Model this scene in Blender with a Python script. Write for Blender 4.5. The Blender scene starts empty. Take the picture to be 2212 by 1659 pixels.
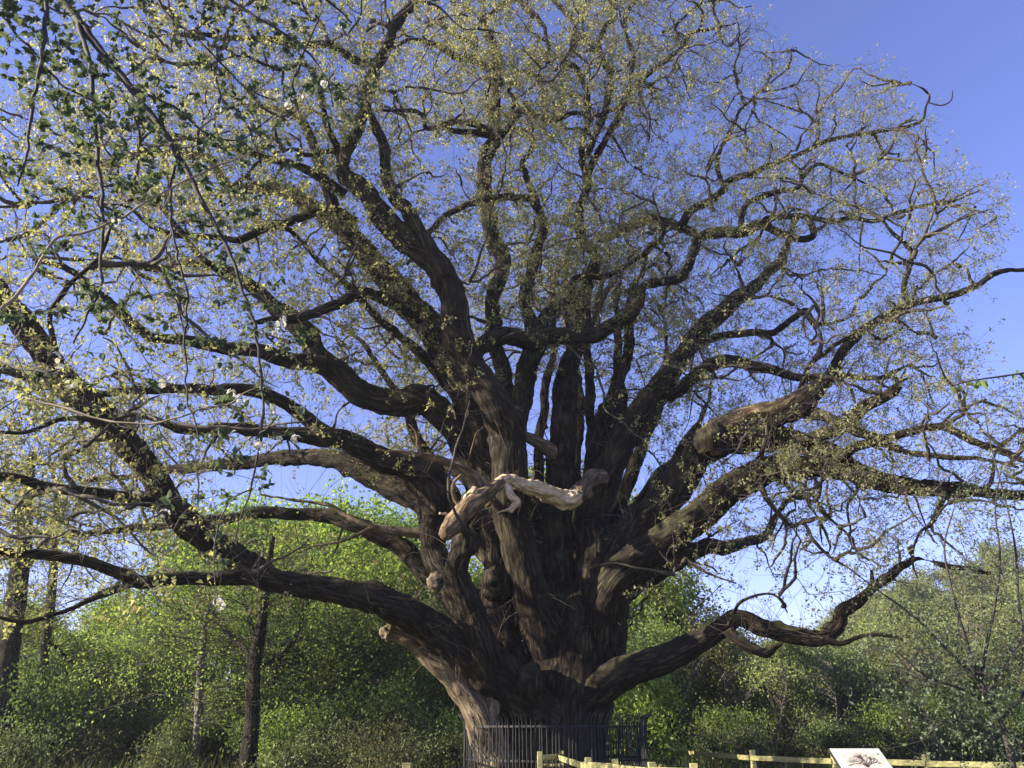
import bpy, math
import numpy as np
from mathutils import Vector
from mathutils.kdtree import KDTree

# ------------------------------------------------------------------ camera, sky, sun, exposure
SC = bpy.context.scene
COL = SC.collection
PITCH = math.radians(23.5)
EYE = np.array([0.0, 0.0, 1.6])
FD = 1721.0                       # focal length in units of a 2212 x 1659 frame
cam_d = bpy.data.cameras.new('camera'); cam_d.sensor_width = 36.0
cam_d.angle = 2*math.atan(1106/FD); cam_d.clip_start = 0.05; cam_d.clip_end = 3000
cam = bpy.data.objects.new('camera', cam_d); COL.objects.link(cam)
cam.location = EYE; cam.rotation_euler = (math.pi/2 + PITCH, 0, 0)
SC.camera = cam

SUN_EL = math.radians(23.0)
SUN_AZ = math.radians(-105.0)      # from +Y (view direction), clockwise seen from above: negative = to the left
sun_dir = Vector((math.sin(SUN_AZ)*math.cos(SUN_EL), math.cos(SUN_AZ)*math.cos(SUN_EL), math.sin(SUN_EL)))
world = bpy.data.worlds.new('World'); SC.world = world; world.use_nodes = True
nt = world.node_tree; nt.nodes.clear()
sky = nt.nodes.new('ShaderNodeTexSky'); sky.sky_type = 'NISHITA'; sky.sun_disc = False
sky.sun_elevation = SUN_EL; sky.sun_rotation = SUN_AZ
sky.air_density = 1.0; sky.dust_density = 0.15; sky.ozone_density = 3.0
tint = nt.nodes.new('ShaderNodeMix'); tint.data_type = 'RGBA'; tint.blend_type = 'MULTIPLY'
tint.inputs[0].default_value = 1.0; tint.inputs[7].default_value = (0.94, 0.77, 1.10, 1)
bg = nt.nodes.new('ShaderNodeBackground'); bg.inputs[1].default_value = 0.087
wo = nt.nodes.new('ShaderNodeOutputWorld')
nt.links.new(sky.outputs[0], tint.inputs[6]); nt.links.new(tint.outputs[2], bg.inputs[0]); nt.links.new(bg.outputs[0], wo.inputs[0])
sun_l = bpy.data.lights.new('sun', 'SUN'); sun_l.energy = 5.0; sun_l.angle = math.radians(0.53); sun_l.color = (1.0, 0.90, 0.74)
sun = bpy.data.objects.new('sun', sun_l); COL.objects.link(sun)
sun.rotation_euler = sun_dir.to_track_quat('Z', 'Y').to_euler()
vs = SC.view_settings
vs.view_transform = 'Standard'; vs.look = 'None'; vs.gamma = 1.0; vs.use_curve_mapping = False; vs.exposure = 1.68
SC.cycles.max_bounces = 6; SC.cycles.diffuse_bounces = 3; SC.cycles.transmission_bounces = 3
SC.cycles.glossy_bounces = 2; SC.cycles.transparent_max_bounces = 4

# ------------------------------------------------------------------ helpers: projection
CP, SP = math.cos(PITCH), math.sin(PITCH)
def ray(px, py):
    dx = (px-1106)/FD; dy = (829.5-py)/FD
    return np.array([dx, CP - dy*SP, SP + dy*CP])
def at(px, py, Y):                         # point on the line of sight at ground distance Y
    r = ray(px, py); return EYE + r*(Y/r[1])
def at_z(px, py, z):
    r = ray(px, py); return EYE + r*((z-EYE[2])/r[2])
def scale_at(px, py, Y):                   # metres per frame unit there
    return (Y/ray(px, py)[1])/FD
def project(P):
    P = np.asarray(P) - EYE
    c = P[:, 1]*CP + P[:, 2]*SP; u = -P[:, 1]*SP + P[:, 2]*CP
    c = np.where(c < 0.1, 0.1, c)
    return 1106 + FD*P[:, 0]/c, 829.5 - FD*u/c

# ------------------------------------------------------------------ helpers: noise, meshes
def hash3(i, j, k, seed):
    n = (i*374761393 + j*668265263 + k*2147483647 + seed*1274126177) & 0xffffffff
    n = ((n ^ (n >> 13))*1274126177) & 0xffffffff
    n = (n ^ (n >> 16)) & 0xffff
    return n/65535.0
def vnoise(p, seed=0):
    p = np.asarray(p, float); f = np.floor(p); i = f.astype(np.int64); t = p - f; t = t*t*(3-2*t)
    out = 0
    for a in (0, 1):
        for b in (0, 1):
            for c in (0, 1):
                w = (t[:, 0] if a else 1-t[:, 0])*(t[:, 1] if b else 1-t[:, 1])*(t[:, 2] if c else 1-t[:, 2])
                out = out + w*hash3(i[:, 0]+a, i[:, 1]+b, i[:, 2]+c, seed)
    return out
def norm(v):
    return v/np.maximum(np.linalg.norm(v, axis=-1, keepdims=True), 1e-9)

def mesh_np(name, verts, quads, mat, smooth=True, uv=None, tris=None):
    me = bpy.data.meshes.new(name)
    verts = np.asarray(verts, np.float32).reshape(-1, 3); quads = np.asarray(quads, np.int32).reshape(-1, 4)
    nt_ = 0 if tris is None else len(tris)
    me.vertices.add(len(verts)); me.vertices.foreach_set('co', verts.ravel())
    nq = len(quads); me.loops.add(nq*4 + nt_*3); me.polygons.add(nq + nt_)
    li = quads.ravel()
    ls = np.arange(nq, dtype=np.int32)*4; lt = np.full(nq, 4, np.int32)
    if nt_:
        tris = np.asarray(tris, np.int32)
        li = np.concatenate([li, tris.ravel()]); ls = np.concatenate([ls, nq*4 + np.arange(nt_, dtype=np.int32)*3])
        lt = np.concatenate([lt, np.full(nt_, 3, np.int32)])
    me.loops.foreach_set('vertex_index', li.astype(np.int32))
    me.polygons.foreach_set('loop_start', ls.astype(np.int32)); me.polygons.foreach_set('loop_total', lt)
    me.polygons.foreach_set('use_smooth', np.full(nq+nt_, smooth, bool))
    if uv is not None:
        l = me.uv_layers.new(name='UVMap'); l.data.foreach_set('uv', np.asarray(uv, np.float32)[li].ravel())
    me.update(calc_edges=True)
    me.materials.append(mat)
    return me
def link(name, me, parent=None, loc=None):
    o = bpy.data.objects.new(name, me); COL.objects.link(o)
    if parent is not None: o.parent = parent
    if loc is not None: o.location = loc
    return o
def tag(o, label=None, cat=None, group=None, kind=None):
    if label: o['label'] = label
    if cat: o['category'] = cat
    if group: o['group'] = group
    if kind: o['kind'] = kind
    return o
def thing(name, label, cat, loc=(0, 0, 0), group=None):
    o = bpy.data.objects.new(name, None); COL.objects.link(o); o.location = loc; o.empty_display_size = 0.3
    return tag(o, label, cat, group)
def copy_tree(o, parent=None):
    c = o.copy(); COL.objects.link(c); c.parent = parent
    for ch in list(o.children): copy_tree(ch, c)
    return c

def catmull(P, n):
    P = np.asarray(P, float); k = len(P)
    if k == 2:
        t = np.linspace(0, 1, n)[:, None]; return P[0]*(1-t) + P[1]*t
    Q = np.vstack([2*P[0]-P[1], P, 2*P[-1]-P[-2]])
    seg = np.linalg.norm(np.diff(P[:, :3], axis=0), axis=1); cum = np.concatenate([[0], np.cumsum(seg)])
    s = np.linspace(0, cum[-1], n); idx = np.clip(np.searchsorted(cum, s, 'right')-1, 0, k-2)
    t = ((s-cum[idx])/np.maximum(seg[idx], 1e-9))[:, None]
    p0, p1, p2, p3 = Q[idx], Q[idx+1], Q[idx+2], Q[idx+3]
    r = 0.5*((2*p1) + (-p0+p2)*t + (2*p0-5*p1+4*p2-p3)*t*t + (-p0+3*p1-3*p2+p3)*t**3)
    return r
def frames(P):
    T = norm(np.gradient(P, axis=0)); N = np.zeros_like(P)
    a = np.array([0, 0, 1.0]) if abs(T[0, 2]) < 0.9 else np.array([1.0, 0, 0])
    n = np.cross(T[0], a); n /= np.linalg.norm(n)
    for i in range(len(P)):
        n = n - T[i]*np.dot(n, T[i]); n /= max(np.linalg.norm(n), 1e-9); N[i] = n
    return T, N, np.cross(T, N)
def tube(P, R, sides, amp=0.0, lump=0.0, seed=0, cap=True, freq=9.0, flare=None, knots=0.0):
    """one continuous limb skin: rings with furrowed bark; returns verts, quads, tris, uv"""
    n = len(P); T, N, B = frames(P)
    s = np.concatenate([[0], np.cumsum(np.linalg.norm(np.diff(P, axis=0), axis=1))])
    th = np.linspace(0, 2*math.pi, sides, endpoint=False)
    c, sn = np.cos(th), np.sin(th)
    dirs = N[:, None, :]*c[None, :, None] + B[:, None, :]*sn[None, :, None]
    rr = np.repeat(R[:, None], sides, 1).copy()
    rm = float(np.mean(R))
    q = np.stack([(rr*c[None]).ravel(), (rr*sn[None]).ravel(), np.repeat(s, sides)], 1)
    if lump:
        L = vnoise(q*np.array([1.1/rm, 1.1/rm, 0.55/rm]) + seed*7.3, seed) + 0.5*vnoise(q*np.array([2.6/rm, 2.6/rm, 1.1/rm]) + seed, seed+3)
        rr += (lump*rm*(L/1.5-0.5)*2).reshape(n, sides)
    if amp:
        wv = vnoise(q*3.0 + seed, seed+11)[:, None]*0.35
        k = vnoise((q+wv)*np.array([freq, freq, freq*0.28]), seed+1)
        k2 = vnoise((q+wv)*np.array([freq*2.1, freq*2.1, freq*0.7]), seed+2)
        fur = (1-np.abs(2*k-1)*1.0)*0.65 + k2*0.35
        rr += amp*((fur-0.6)*2).reshape(n, sides)
    if knots:
        g_ = np.random.default_rng(seed+900); Lt = s[-1]
        for _ in range(int(knots*Lt)):
            s0 = g_.uniform(0, Lt); t0 = g_.uniform(0, 2*math.pi); wd = rm*g_.uniform(0.35, 0.8); am = rm*g_.uniform(0.12, 0.42)*g_.choice([1, 1, 1, -0.5])
            dth = np.abs((th[None]-t0+math.pi) % (2*math.pi)-math.pi)*rm; rr += am*np.exp(-((s[:, None]-s0)**2 + dth**2)/(wd*wd))
    if flare is not None: rr *= flare(s[:, None], th[None, :])
    V = P[:, None, :] + dirs*rr[..., None]
    V = V.reshape(-1, 3)
    i = np.arange(n-1)[:, None]*sides; j = np.arange(sides)[None]
    j2 = (j+1) % sides
    F = np.stack([i+j, i+j2, i+sides+j2, i+sides+j], -1).reshape(-1, 4)
    uv = np.stack([np.repeat((th/(2*math.pi))[None], n, 0).ravel()*max(1, round(rm*2*math.pi/0.35))*0.35, np.repeat(s, sides)], 1)
    tr = None
    if cap:
        V = np.vstack([V, P[-1] + T[-1]*R[-1]*0.25, P[0]-T[0]*R[0]*0.2]); uv = np.vstack([uv, uv[-1], uv[0]])
        e = (n-1)*sides; jj = np.arange(sides); jn = (jj+1) % sides
        tr = np.vstack([np.stack([e+jj, e+jn, np.full(sides, n*sides)], 1), np.stack([jn, jj, np.full(sides, n*sides+1)], 1)])
    return V, F, tr, uv
def batch_tubes(P, R, m):
    """many thin shoots at once: P (B,K,3), R (B,K)"""
    Bn, K, _ = P.shape
    T = norm(np.gradient(P, axis=1))
    D = norm(P[:, -1]-P[:, 0])
    ax = np.where(np.abs(D[:, 2:3]) < 0.8, np.array([[0, 0, 1.0]]), np.array([[1.0, 0, 0]]))
    N = np.cross(T, ax[:, None, :]); N = norm(N); Bv = np.cross(T, N)
    th = np.linspace(0, 2*math.pi, m, endpoint=False)
    V = P[:, :, None, :] + (N[:, :, None, :]*np.cos(th)[None, None, :, None] + Bv[:, :, None, :]*np.sin(th)[None, None, :, None])*R[:, :, None, None]
    V = V.reshape(-1, 3)
    b = np.arange(Bn)[:, None, None]*K*m; i = np.arange(K-1)[None, :, None]*m; j = np.arange(m)[None, None]
    j2 = (j+1) % m
    F = np.stack([b+i+j, b+i+j2, b+i+m+j2, b+i+m+j], -1).reshape(-1, 4)
    return V, F
def join(parts):
    Vs, Fs, o = [], [], 0
    for V, F in parts:
        Vs.append(V); Fs.append(F+o); o += len(V)
    return np.vstack(Vs), np.vstack(Fs)
def rand_dir(rng, n):
    return norm(rng.normal(size=(n, 3)))
def leaf_quads(C, L, W, rng, axis=None, spread=1.0, fold=0.18):
    """single small leaves: base, side, tip, side, folded along the midrib"""
    n = len(C)
    a = rand_dir(rng, n) if axis is None else norm(axis + spread*rand_dir(rng, n))
    b = norm(np.cross(a, rand_dir(rng, n))); c = np.cross(a, b)
    L = L[:, None]; W = W[:, None]
    V = np.stack([C, C + a*L*0.5 + b*W*0.5 + c*L*fold, C + a*L, C + a*L*0.5 - b*W*0.5 + c*L*fold], 1)
    return V.reshape(-1, 3), np.arange(n*4).reshape(-1, 4)

def grow(sp, sd, targets, K, rng, r0, gnarl=0.07, up=0.25, power=0.43, turn=0.7):
    """join every target point to the nearest suitable shoot of the growing skeleton"""
    tree_p = [sp]; tree_d = [sd]; owner = [np.full(len(sp), -1)]
    kd = KDTree(len(sp))
    for i, p in enumerate(sp): kd.insert(p, i)
    kd.balance()
    d0 = np.array([kd.find(t)[2] for t in targets]); order = np.argsort(d0); targets = targets[order]
    paths = []; parents = []; B = 260
    allp = sp; alld = sd; allo = owner[0]
    for s in range(0, len(targets), B):
        if s:
            kd = KDTree(len(allp))
            for i, p in enumerate(allp): kd.insert(p, i)
            kd.balance()
        newp, newd, newo = [], [], []
        for t in targets[s:s+B]:
            c = kd.find_n(t, 10); idx = np.array([x[1] for x in c]); dist = np.array([x[2] for x in c])
            v = t - allp[idx]; cosv = np.sum(norm(v)*alld[idx], 1)
            j = np.argmin(dist*(1.0 + turn*(1-cosv)))
            n0 = idx[j]; p0 = allp[n0]; d = max(dist[j], 0.05); tv = v[j]/d
            sdir = norm(alld[n0]*0.55 + tv*0.8 + rng.normal(size=3)*0.3)
            edir = norm(tv*0.9 + rng.normal(size=3)*0.45 + np.array([0, 0, up]))
            u = np.linspace(0, 1, K)[:, None]
            h = (2*u**3-3*u**2+1)*p0 + (u**3-2*u**2+u)*sdir*d*0.9 + (-2*u**3+3*u**2)*t + (u**3-u**2)*edir*d*0.75
            nz = rng.normal(size=(K, 3))*gnarl*min(d, 1.6); nz[1:-1] = nz[1:-1]*0.55 + 0.3*(nz[:-2] + nz[2:]); nz[0] = 0; nz[-1] = 0; h = h + nz
            i = len(paths); paths.append(h); parents.append(allo[n0])
            newp.append(h[1:]); dd = norm(np.gradient(h, axis=0))[1:]; newd.append(dd); newo.append(np.full(K-1, i))
        allp = np.vstack([allp]+newp); alld = np.vstack([alld]+newd); allo = np.concatenate([allo]+newo)
    paths = np.array(paths); parents = np.array(parents)
    load = np.ones(len(paths))
    for i in range(len(paths)-1, -1, -1):
        if parents[i] >= 0: load[parents[i]] += load[i]
    rb = r0*load**power
    R = rb[:, None]*np.linspace(1, 0, K)[None]**0.8*(1-r0/rb[:, None]) + r0
    return paths, R, parents
def twigs(tips, dirs, n_per, rng, length, r, spread=0.9, K=4, up=0.2):
    base = np.repeat(tips, n_per, 0); d = norm(np.repeat(dirs, n_per, 0) + spread*rng.normal(size=(len(base), 3)) + np.array([0, 0, up]))
    L = length*rng.uniform(0.45, 1.25, len(base))
    u = np.linspace(0, 1, K)
    bend = rng.normal(size=(len(base), 3))*0.28
    P = base[:, None] + (d[:, None]*u[None, :, None] + bend[:, None]*(u**2)[None, :, None] + rng.normal(size=(len(base), K, 3))*0.05*(u > 0)[None, :, None])*L[:, None, None]
    R = np.linspace(r, r*0.45, K)[None].repeat(len(base), 0)
    return P, R

# ------------------------------------------------------------------ materials
def new_mat(name):
    m = bpy.data.materials.new(name); m.use_nodes = True; m.node_tree.nodes.clear()
    return m, m.node_tree
def nd(t, typ, **kw):
    n = t.nodes.new(typ)
    for k, v in kw.items(): setattr(n, k, v)
    return n
def ramp(t, stops):
    r = nd(t, 'ShaderNodeValToRGB'); e = r.color_ramp.elements
    while len(e) < len(stops): e.new(0.5)
    for x, (p, c) in zip(e, stops): x.position = p; x.color = (*c, 1)
    return r
def bark_mat(name, dark, mid, light, moss=0.35, scale=1.0, bump=0.6, rough=0.9, uvbark=True, crack=1.0):
    m, t = new_mat(name); L = t.links.new
    out = nd(t, 'ShaderNodeOutputMaterial'); b = nd(t, 'ShaderNodeBsdfPrincipled'); b.inputs['Roughness'].default_value = rough
    b.inputs['Specular IOR Level'].default_value = 0.2
    tc = nd(t, 'ShaderNodeTexCoord'); mp = nd(t, 'ShaderNodeMapping')
    if uvbark:
        mp.inputs['Scale'].default_value = (8*scale, 1.5*scale, 1); L(tc.outputs['UV'], mp.inputs[0])
    else:
        mp.inputs['Scale'].default_value = (10*scale, 10*scale, 3*scale); L(tc.outputs['Object'], mp.inputs[0])
    n1 = nd(t, 'ShaderNodeTexNoise'); n1.inputs['Scale'].default_value = 1.6; n1.inputs['Detail'].default_value = 5; n1.inputs['Roughness'].default_value = 0.65
    n1.inputs['Distortion'].default_value = 0.6
    L(mp.outputs[0], n1.inputs[0])
    n2 = nd(t, 'ShaderNodeTexNoise'); n2.inputs['Scale'].default_value = 1.3; n2.inputs['Detail'].default_value = 4
    L(tc.outputs['Object'], n2.inputs[0])
    r0 = ramp(t, [(0.34, dark), (0.50, mid), (0.66, light)]); L(n1.outputs[0], r0.inputs[0])
    wq = nd(t, 'ShaderNodeMix', data_type='RGBA', blend_type='ADD'); wq.inputs[0].default_value = 0.9; L(mp.outputs[0], wq.inputs[6]); L(n1.outputs['Color'], wq.inputs[7])
    vo = nd(t, 'ShaderNodeTexVoronoi', feature='DISTANCE_TO_EDGE'); vo.inputs['Scale'].default_value = 1.15; L(wq.outputs[2], vo.inputs['Vector'])
    ck = nd(t, 'ShaderNodeMapRange', interpolation_type='SMOOTHSTEP'); ck.inputs[1].default_value = 0.01; ck.inputs[2].default_value = 0.22; L(vo.outputs['Distance'], ck.inputs[0])
    r = nd(t, 'ShaderNodeMix', data_type='RGBA'); ck.inputs[3].default_value = 1-crack; r.inputs[6].default_value = (*dark, 1); L(ck.outputs[0], r.inputs[0]); L(r0.outputs[0], r.inputs[7])
    hh = nd(t, 'ShaderNodeMath', operation='MULTIPLY_ADD'); hh.inputs[1].default_value = 0.6; L(ck.outputs[0], hh.inputs[0]); L(n1.outputs[0], hh.inputs[2])
    # patches of lichen and moss, mostly on the upper sides
    g = nd(t, 'ShaderNodeNewGeometry'); sx = nd(t, 'ShaderNodeSeparateXYZ'); L(g.outputs['Normal'], sx.inputs[0])
    ma = nd(t, 'ShaderNodeMath', operation='MULTIPLY_ADD'); ma.inputs[1].default_value = 0.22; L(sx.outputs[2], ma.inputs[0]); L(n2.outputs[0], ma.inputs[2])
    mr = nd(t, 'ShaderNodeMapRange'); mr.inputs[1].default_value = 0.52; mr.inputs[2].default_value = 0.78; mr.inputs[4].default_value = moss
    L(ma.outputs[0], mr.inputs[0])
    mx = nd(t, 'ShaderNodeMix', data_type='RGBA'); mx.inputs[7].default_value = (0.115, 0.115, 0.045, 1)
    L(mr.outputs[0], mx.inputs[0]); L(r.outputs[2], mx.inputs[6]); L(mx.outputs[2], b.inputs['Base Color'])
    bp = nd(t, 'ShaderNodeBump'); bp.inputs['Strength'].default_value = bump; bp.inputs['Distance'].default_value = 0.07
    L(hh.outputs[0], bp.inputs['Height']); L(bp.outputs[0], b.inputs['Normal']); L(b.outputs[0], out.inputs[0])
    return m
def leaf_mat(name, stops, trans=0.45, tcol=1.15, objvar=0.0):
    m, t = new_mat(name); L = t.links.new
    out = nd(t, 'ShaderNodeOutputMaterial'); g = nd(t, 'ShaderNodeNewGeometry')
    r = ramp(t, stops); L(g.outputs['Random Per Island'], r.inputs[0])
    col = r.outputs[0]
    if objvar:
        oi = nd(t, 'ShaderNodeObjectInfo'); hs = nd(t, 'ShaderNodeHueSaturation')
        mr = nd(t, 'ShaderNodeMapRange'); mr.inputs[3].default_value = 0.5-objvar*0.02; mr.inputs[4].default_value = 0.5+objvar*0.05
        mv = nd(t, 'ShaderNodeMapRange'); mv.inputs[3].default_value = 1-objvar*0.35; mv.inputs[4].default_value = 1+objvar*0.55
        L(oi.outputs['Random'], mr.inputs[0]); L(oi.outputs['Random'], mv.inputs[0])
        L(mr.outputs[0], hs.inputs['Hue']); L(mv.outputs[0], hs.inputs['Value']); L(col, hs.inputs['Color']); col = hs.outputs[0]
    d = nd(t, 'ShaderNodeBsdfDiffuse'); tr = nd(t, 'ShaderNodeBsdfTranslucent'); gl = nd(t, 'ShaderNodeBsdfGlossy'); gl.inputs['Roughness'].default_value = 0.6
    vm = nd(t, 'ShaderNodeMix', data_type='RGBA', blend_type='MULTIPLY'); vm.inputs[0].default_value = 1
    vm.inputs[7].default_value = (tcol*1.05, tcol, tcol*0.65, 1); L(col, vm.inputs[6])
    L(col, d.inputs[0]); L(vm.outputs[2], tr.inputs[0]); gl.inputs[0].default_value = (0.8, 0.85, 0.9, 1)
    m1 = nd(t, 'ShaderNodeMixShader'); m1.inputs[0].default_value = trans; L(d.outputs[0], m1.inputs[1]); L(tr.outputs[0], m1.inputs[2])
    m2 = nd(t, 'ShaderNodeMixShader'); m2.inputs[0].default_value = 0.018; L(m1.outputs[0], m2.inputs[1]); L(gl.outputs[0], m2.inputs[2])
    L(m2.outputs[0], out.inputs[0])
    return m
def plain_mat(name, col, rough=0.8, var=0.25, scale=6.0, metal=0.0, stretch=(1, 1, 1), bump=0.0):
    m, t = new_mat(name); L = t.links.new
    out = nd(t, 'ShaderNodeOutputMaterial'); b = nd(t, 'ShaderNodeBsdfPrincipled'); b.inputs['Roughness'].default_value = rough; b.inputs['Metallic'].default_value = metal
    tc = nd(t, 'ShaderNodeTexCoord'); mp = nd(t, 'ShaderNodeMapping'); mp.inputs['Scale'].default_value = stretch
    n = nd(t, 'ShaderNodeTexNoise'); n.inputs['Scale'].default_value = scale; n.inputs['Detail'].default_value = 3
    L(tc.outputs['Object'], mp.inputs[0]); L(mp.outputs[0], n.inputs[0])
    c = np.array(col)
    r = ramp(t, [(0.25, tuple(c*(1-var))), (0.55, tuple(c)), (0.8, tuple(np.minimum(c*(1+var), 0.95)))])
    L(n.outputs[0], r.inputs[0]); L(r.outputs[0], b.inputs['Base Color'])
    if bump:
        bp = nd(t, 'ShaderNodeBump'); bp.inputs['Strength'].default_value = bump; bp.inputs['Distance'].default_value = 0.01
        L(n.outputs[0], bp.inputs['Height']); L(bp.outputs[0], b.inputs['Normal'])
    L(b.outputs[0], out.inputs[0])
    return m
M = {}
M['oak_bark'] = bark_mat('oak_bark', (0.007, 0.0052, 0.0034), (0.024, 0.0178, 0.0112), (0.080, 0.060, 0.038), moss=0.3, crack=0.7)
M['oak_bough'] = plain_mat('oak_bough', (0.055, 0.043, 0.030), var=0.5, scale=6.0, bump=0.3)
M['oak_twig'] = plain_mat('oak_twig', (0.105, 0.084, 0.063), var=0.45, scale=2.0)
M['dead_wood'] = bark_mat('dead_wood', (0.34, 0.24, 0.14), (0.58, 0.45, 0.29), (0.74, 0.61, 0.42), moss=0.0, scale=1.3, bump=0.5, crack=0.45)
M['worn_wood'] = bark_mat('worn_wood', (0.05, 0.036, 0.022), (0.155, 0.118, 0.075), (0.30, 0.235, 0.15), moss=0.15, scale=0.8, bump=0.6, crack=0.5)
M['brown_dead'] = bark_mat('brown_dead', (0.055, 0.036, 0.02), (0.20, 0.14, 0.085), (0.36, 0.265, 0.165), moss=0.1, crack=0.7)
M['oak_leaf'] = leaf_mat('oak_leaf', [(0.0, (0.16, 0.175, 0.082)), (0.45, (0.235, 0.25, 0.112)), (0.8, (0.30, 0.30, 0.15)), (1.0, (0.37, 0.32, 0.20))], trans=0.55, tcol=1.4)
M['grey_bark'] = bark_mat('grey_bark', (0.010, 0.008, 0.006), (0.022, 0.018, 0.013), (0.055, 0.046, 0.034), moss=0.5, uvbark=False)
M['pale_bark'] = bark_mat('pale_bark', (0.12, 0.105, 0.085), (0.24, 0.215, 0.18), (0.36, 0.33, 0.28), moss=0.2, uvbark=False)
M['green_leaf'] = leaf_mat('green_leaf', [(0.0, (0.10, 0.142, 0.030)), (0.5, (0.190, 0.248, 0.054)), (1.0, (0.29, 0.34, 0.09))], trans=0.55, tcol=1.45, objvar=0.5)
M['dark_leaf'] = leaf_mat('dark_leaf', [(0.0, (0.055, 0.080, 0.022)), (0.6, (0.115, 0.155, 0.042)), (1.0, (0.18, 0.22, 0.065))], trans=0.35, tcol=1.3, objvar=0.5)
M['olive_leaf'] = leaf_mat('olive_leaf', [(0.0, (0.105, 0.125, 0.036)), (0.5, (0.180, 0.205, 0.060)), (1.0, (0.26, 0.27, 0.095))], trans=0.4, tcol=1.2, objvar=0.55)
M['russet_leaf'] = leaf_mat('russet_leaf', [(0.0, (0.085, 0.062, 0.038)), (0.5, (0.145, 0.110, 0.065)), (1.0, (0.20, 0.165, 0.10))], trans=0.3, tcol=1.0, objvar=0.5)
M['scrub_leaf'] = leaf_mat('scrub_leaf', [(0.0, (0.055, 0.068, 0.022)), (0.6, (0.115, 0.135, 0.045)), (1.0, (0.20, 0.19, 0.085))], trans=0.35, tcol=1.1, objvar=0.5)
M['grey_leaf'] = leaf_mat('grey_leaf', [(0.0, (0.08, 0.085, 0.065)), (0.5, (0.14, 0.145, 0.12)), (1.0, (0.28, 0.28, 0.25))], trans=0.3, tcol=1.0)
M['apple_leaf'] = leaf_mat('apple_leaf', [(0.0, (0.055, 0.078, 0.048)), (0.6, (0.095, 0.125, 0.075)), (1.0, (0.16, 0.20, 0.095))], trans=0.35, tcol=1.4)
M['apple_bark'] = plain_mat('apple_bark', (0.030, 0.025, 0.021), var=0.4, scale=9)
M['pale_twig'] = plain_mat('pale_twig', (0.24, 0.185, 0.13), var=0.3, scale=9)
M['petal'] = leaf_mat('petal', [(0.0, (0.45, 0.45, 0.45)), (0.7, (0.62, 0.62, 0.61)), (1.0, (0.66, 0.58, 0.59))], trans=0.35, tcol=1.0)
M['iron'] = plain_mat('iron', (0.010, 0.010, 0.010), rough=0.7, var=0.4, scale=20)
M['timber'] = plain_mat('timber', (0.34, 0.31, 0.12), rough=0.8, var=0.5, scale=5, stretch=(2, 2, 7), bump=0.3)
M['grass'] = leaf_mat('grass', [(0.0, (0.05, 0.065, 0.018)), (0.6, (0.09, 0.11, 0.03)), (1.0, (0.19, 0.17, 0.08))], trans=0.35, tcol=1.2)

# ------------------------------------------------------------------ ground
def ground_h(x, y):
    x = np.asarray(x, float); y = np.asarray(y, float)
    h = 0.25*(vnoise(np.stack([x*0.15, y*0.15, x*0], -1).reshape(-1, 3), 5).reshape(x.shape)-0.5)*np.clip((np.hypot(x-1, y-20)-9)/10, 0, 1)
    a = np.clip((x-4-0.10*(y-40))/75.0, 0, 1); b = np.clip((y-42)/75.0, 0, 1)
    a = a*a*(3-2*a); b = b*b*(3-2*b)
    return h + 20*a*b
gx = np.linspace(-260, 300, 141); gy = np.concatenate([np.linspace(-60, 0, 9)[:-1], np.linspace(0, 160, 81), np.linspace(165, 700, 30)])
X, Y = np.meshgrid(gx, gy, indexing='ij'); Z = ground_h(X.ravel(), Y.ravel()).reshape(X.shape)
i, j = np.meshgrid(np.arange(len(gx)-1), np.arange(len(gy)-1), indexing='ij'); w = len(gy)
Q = np.stack([i*w+j, (i+1)*w+j, (i+1)*w+j+1, i*w+j+1], -1).reshape(-1, 4)
def ground_mat():
    m, t = new_mat('ground_soil_grass'); L = t.links.new
    out = nd(t, 'ShaderNodeOutputMaterial'); b = nd(t, 'ShaderNodeBsdfPrincipled'); b.inputs['Roughness'].default_value = 1
    tc = nd(t, 'ShaderNodeTexCoord'); n = nd(t, 'ShaderNodeTexNoise'); n.inputs['Scale'].default_value = 0.35; n.inputs['Detail'].default_value = 8
    L(tc.outputs['Object'], n.inputs[0])
    r = ramp(t, [(0.35, (0.05, 0.04, 0.025)), (0.5, (0.06, 0.08, 0.025)), (0.7, (0.10, 0.14, 0.04))]); L(n.outputs[0], r.inputs[0])
    L(r.outputs[0], b.inputs['Base Color'])
    bp = nd(t, 'ShaderNodeBump'); bp.inputs['Strength'].default_value = 0.6; L(n.outputs[0], bp.inputs['Height']); L(bp.outputs[0], b.inputs['Normal'])
    L(b.outputs[0], out.inputs[0]); return m
g_o = link('ground', mesh_np('ground', np.stack([X.ravel(), Y.ravel(), Z.ravel()], 1), Q, ground_mat()))
tag(g_o, 'rough grassy ground rising to a wooded hill', kind='structure')

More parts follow.
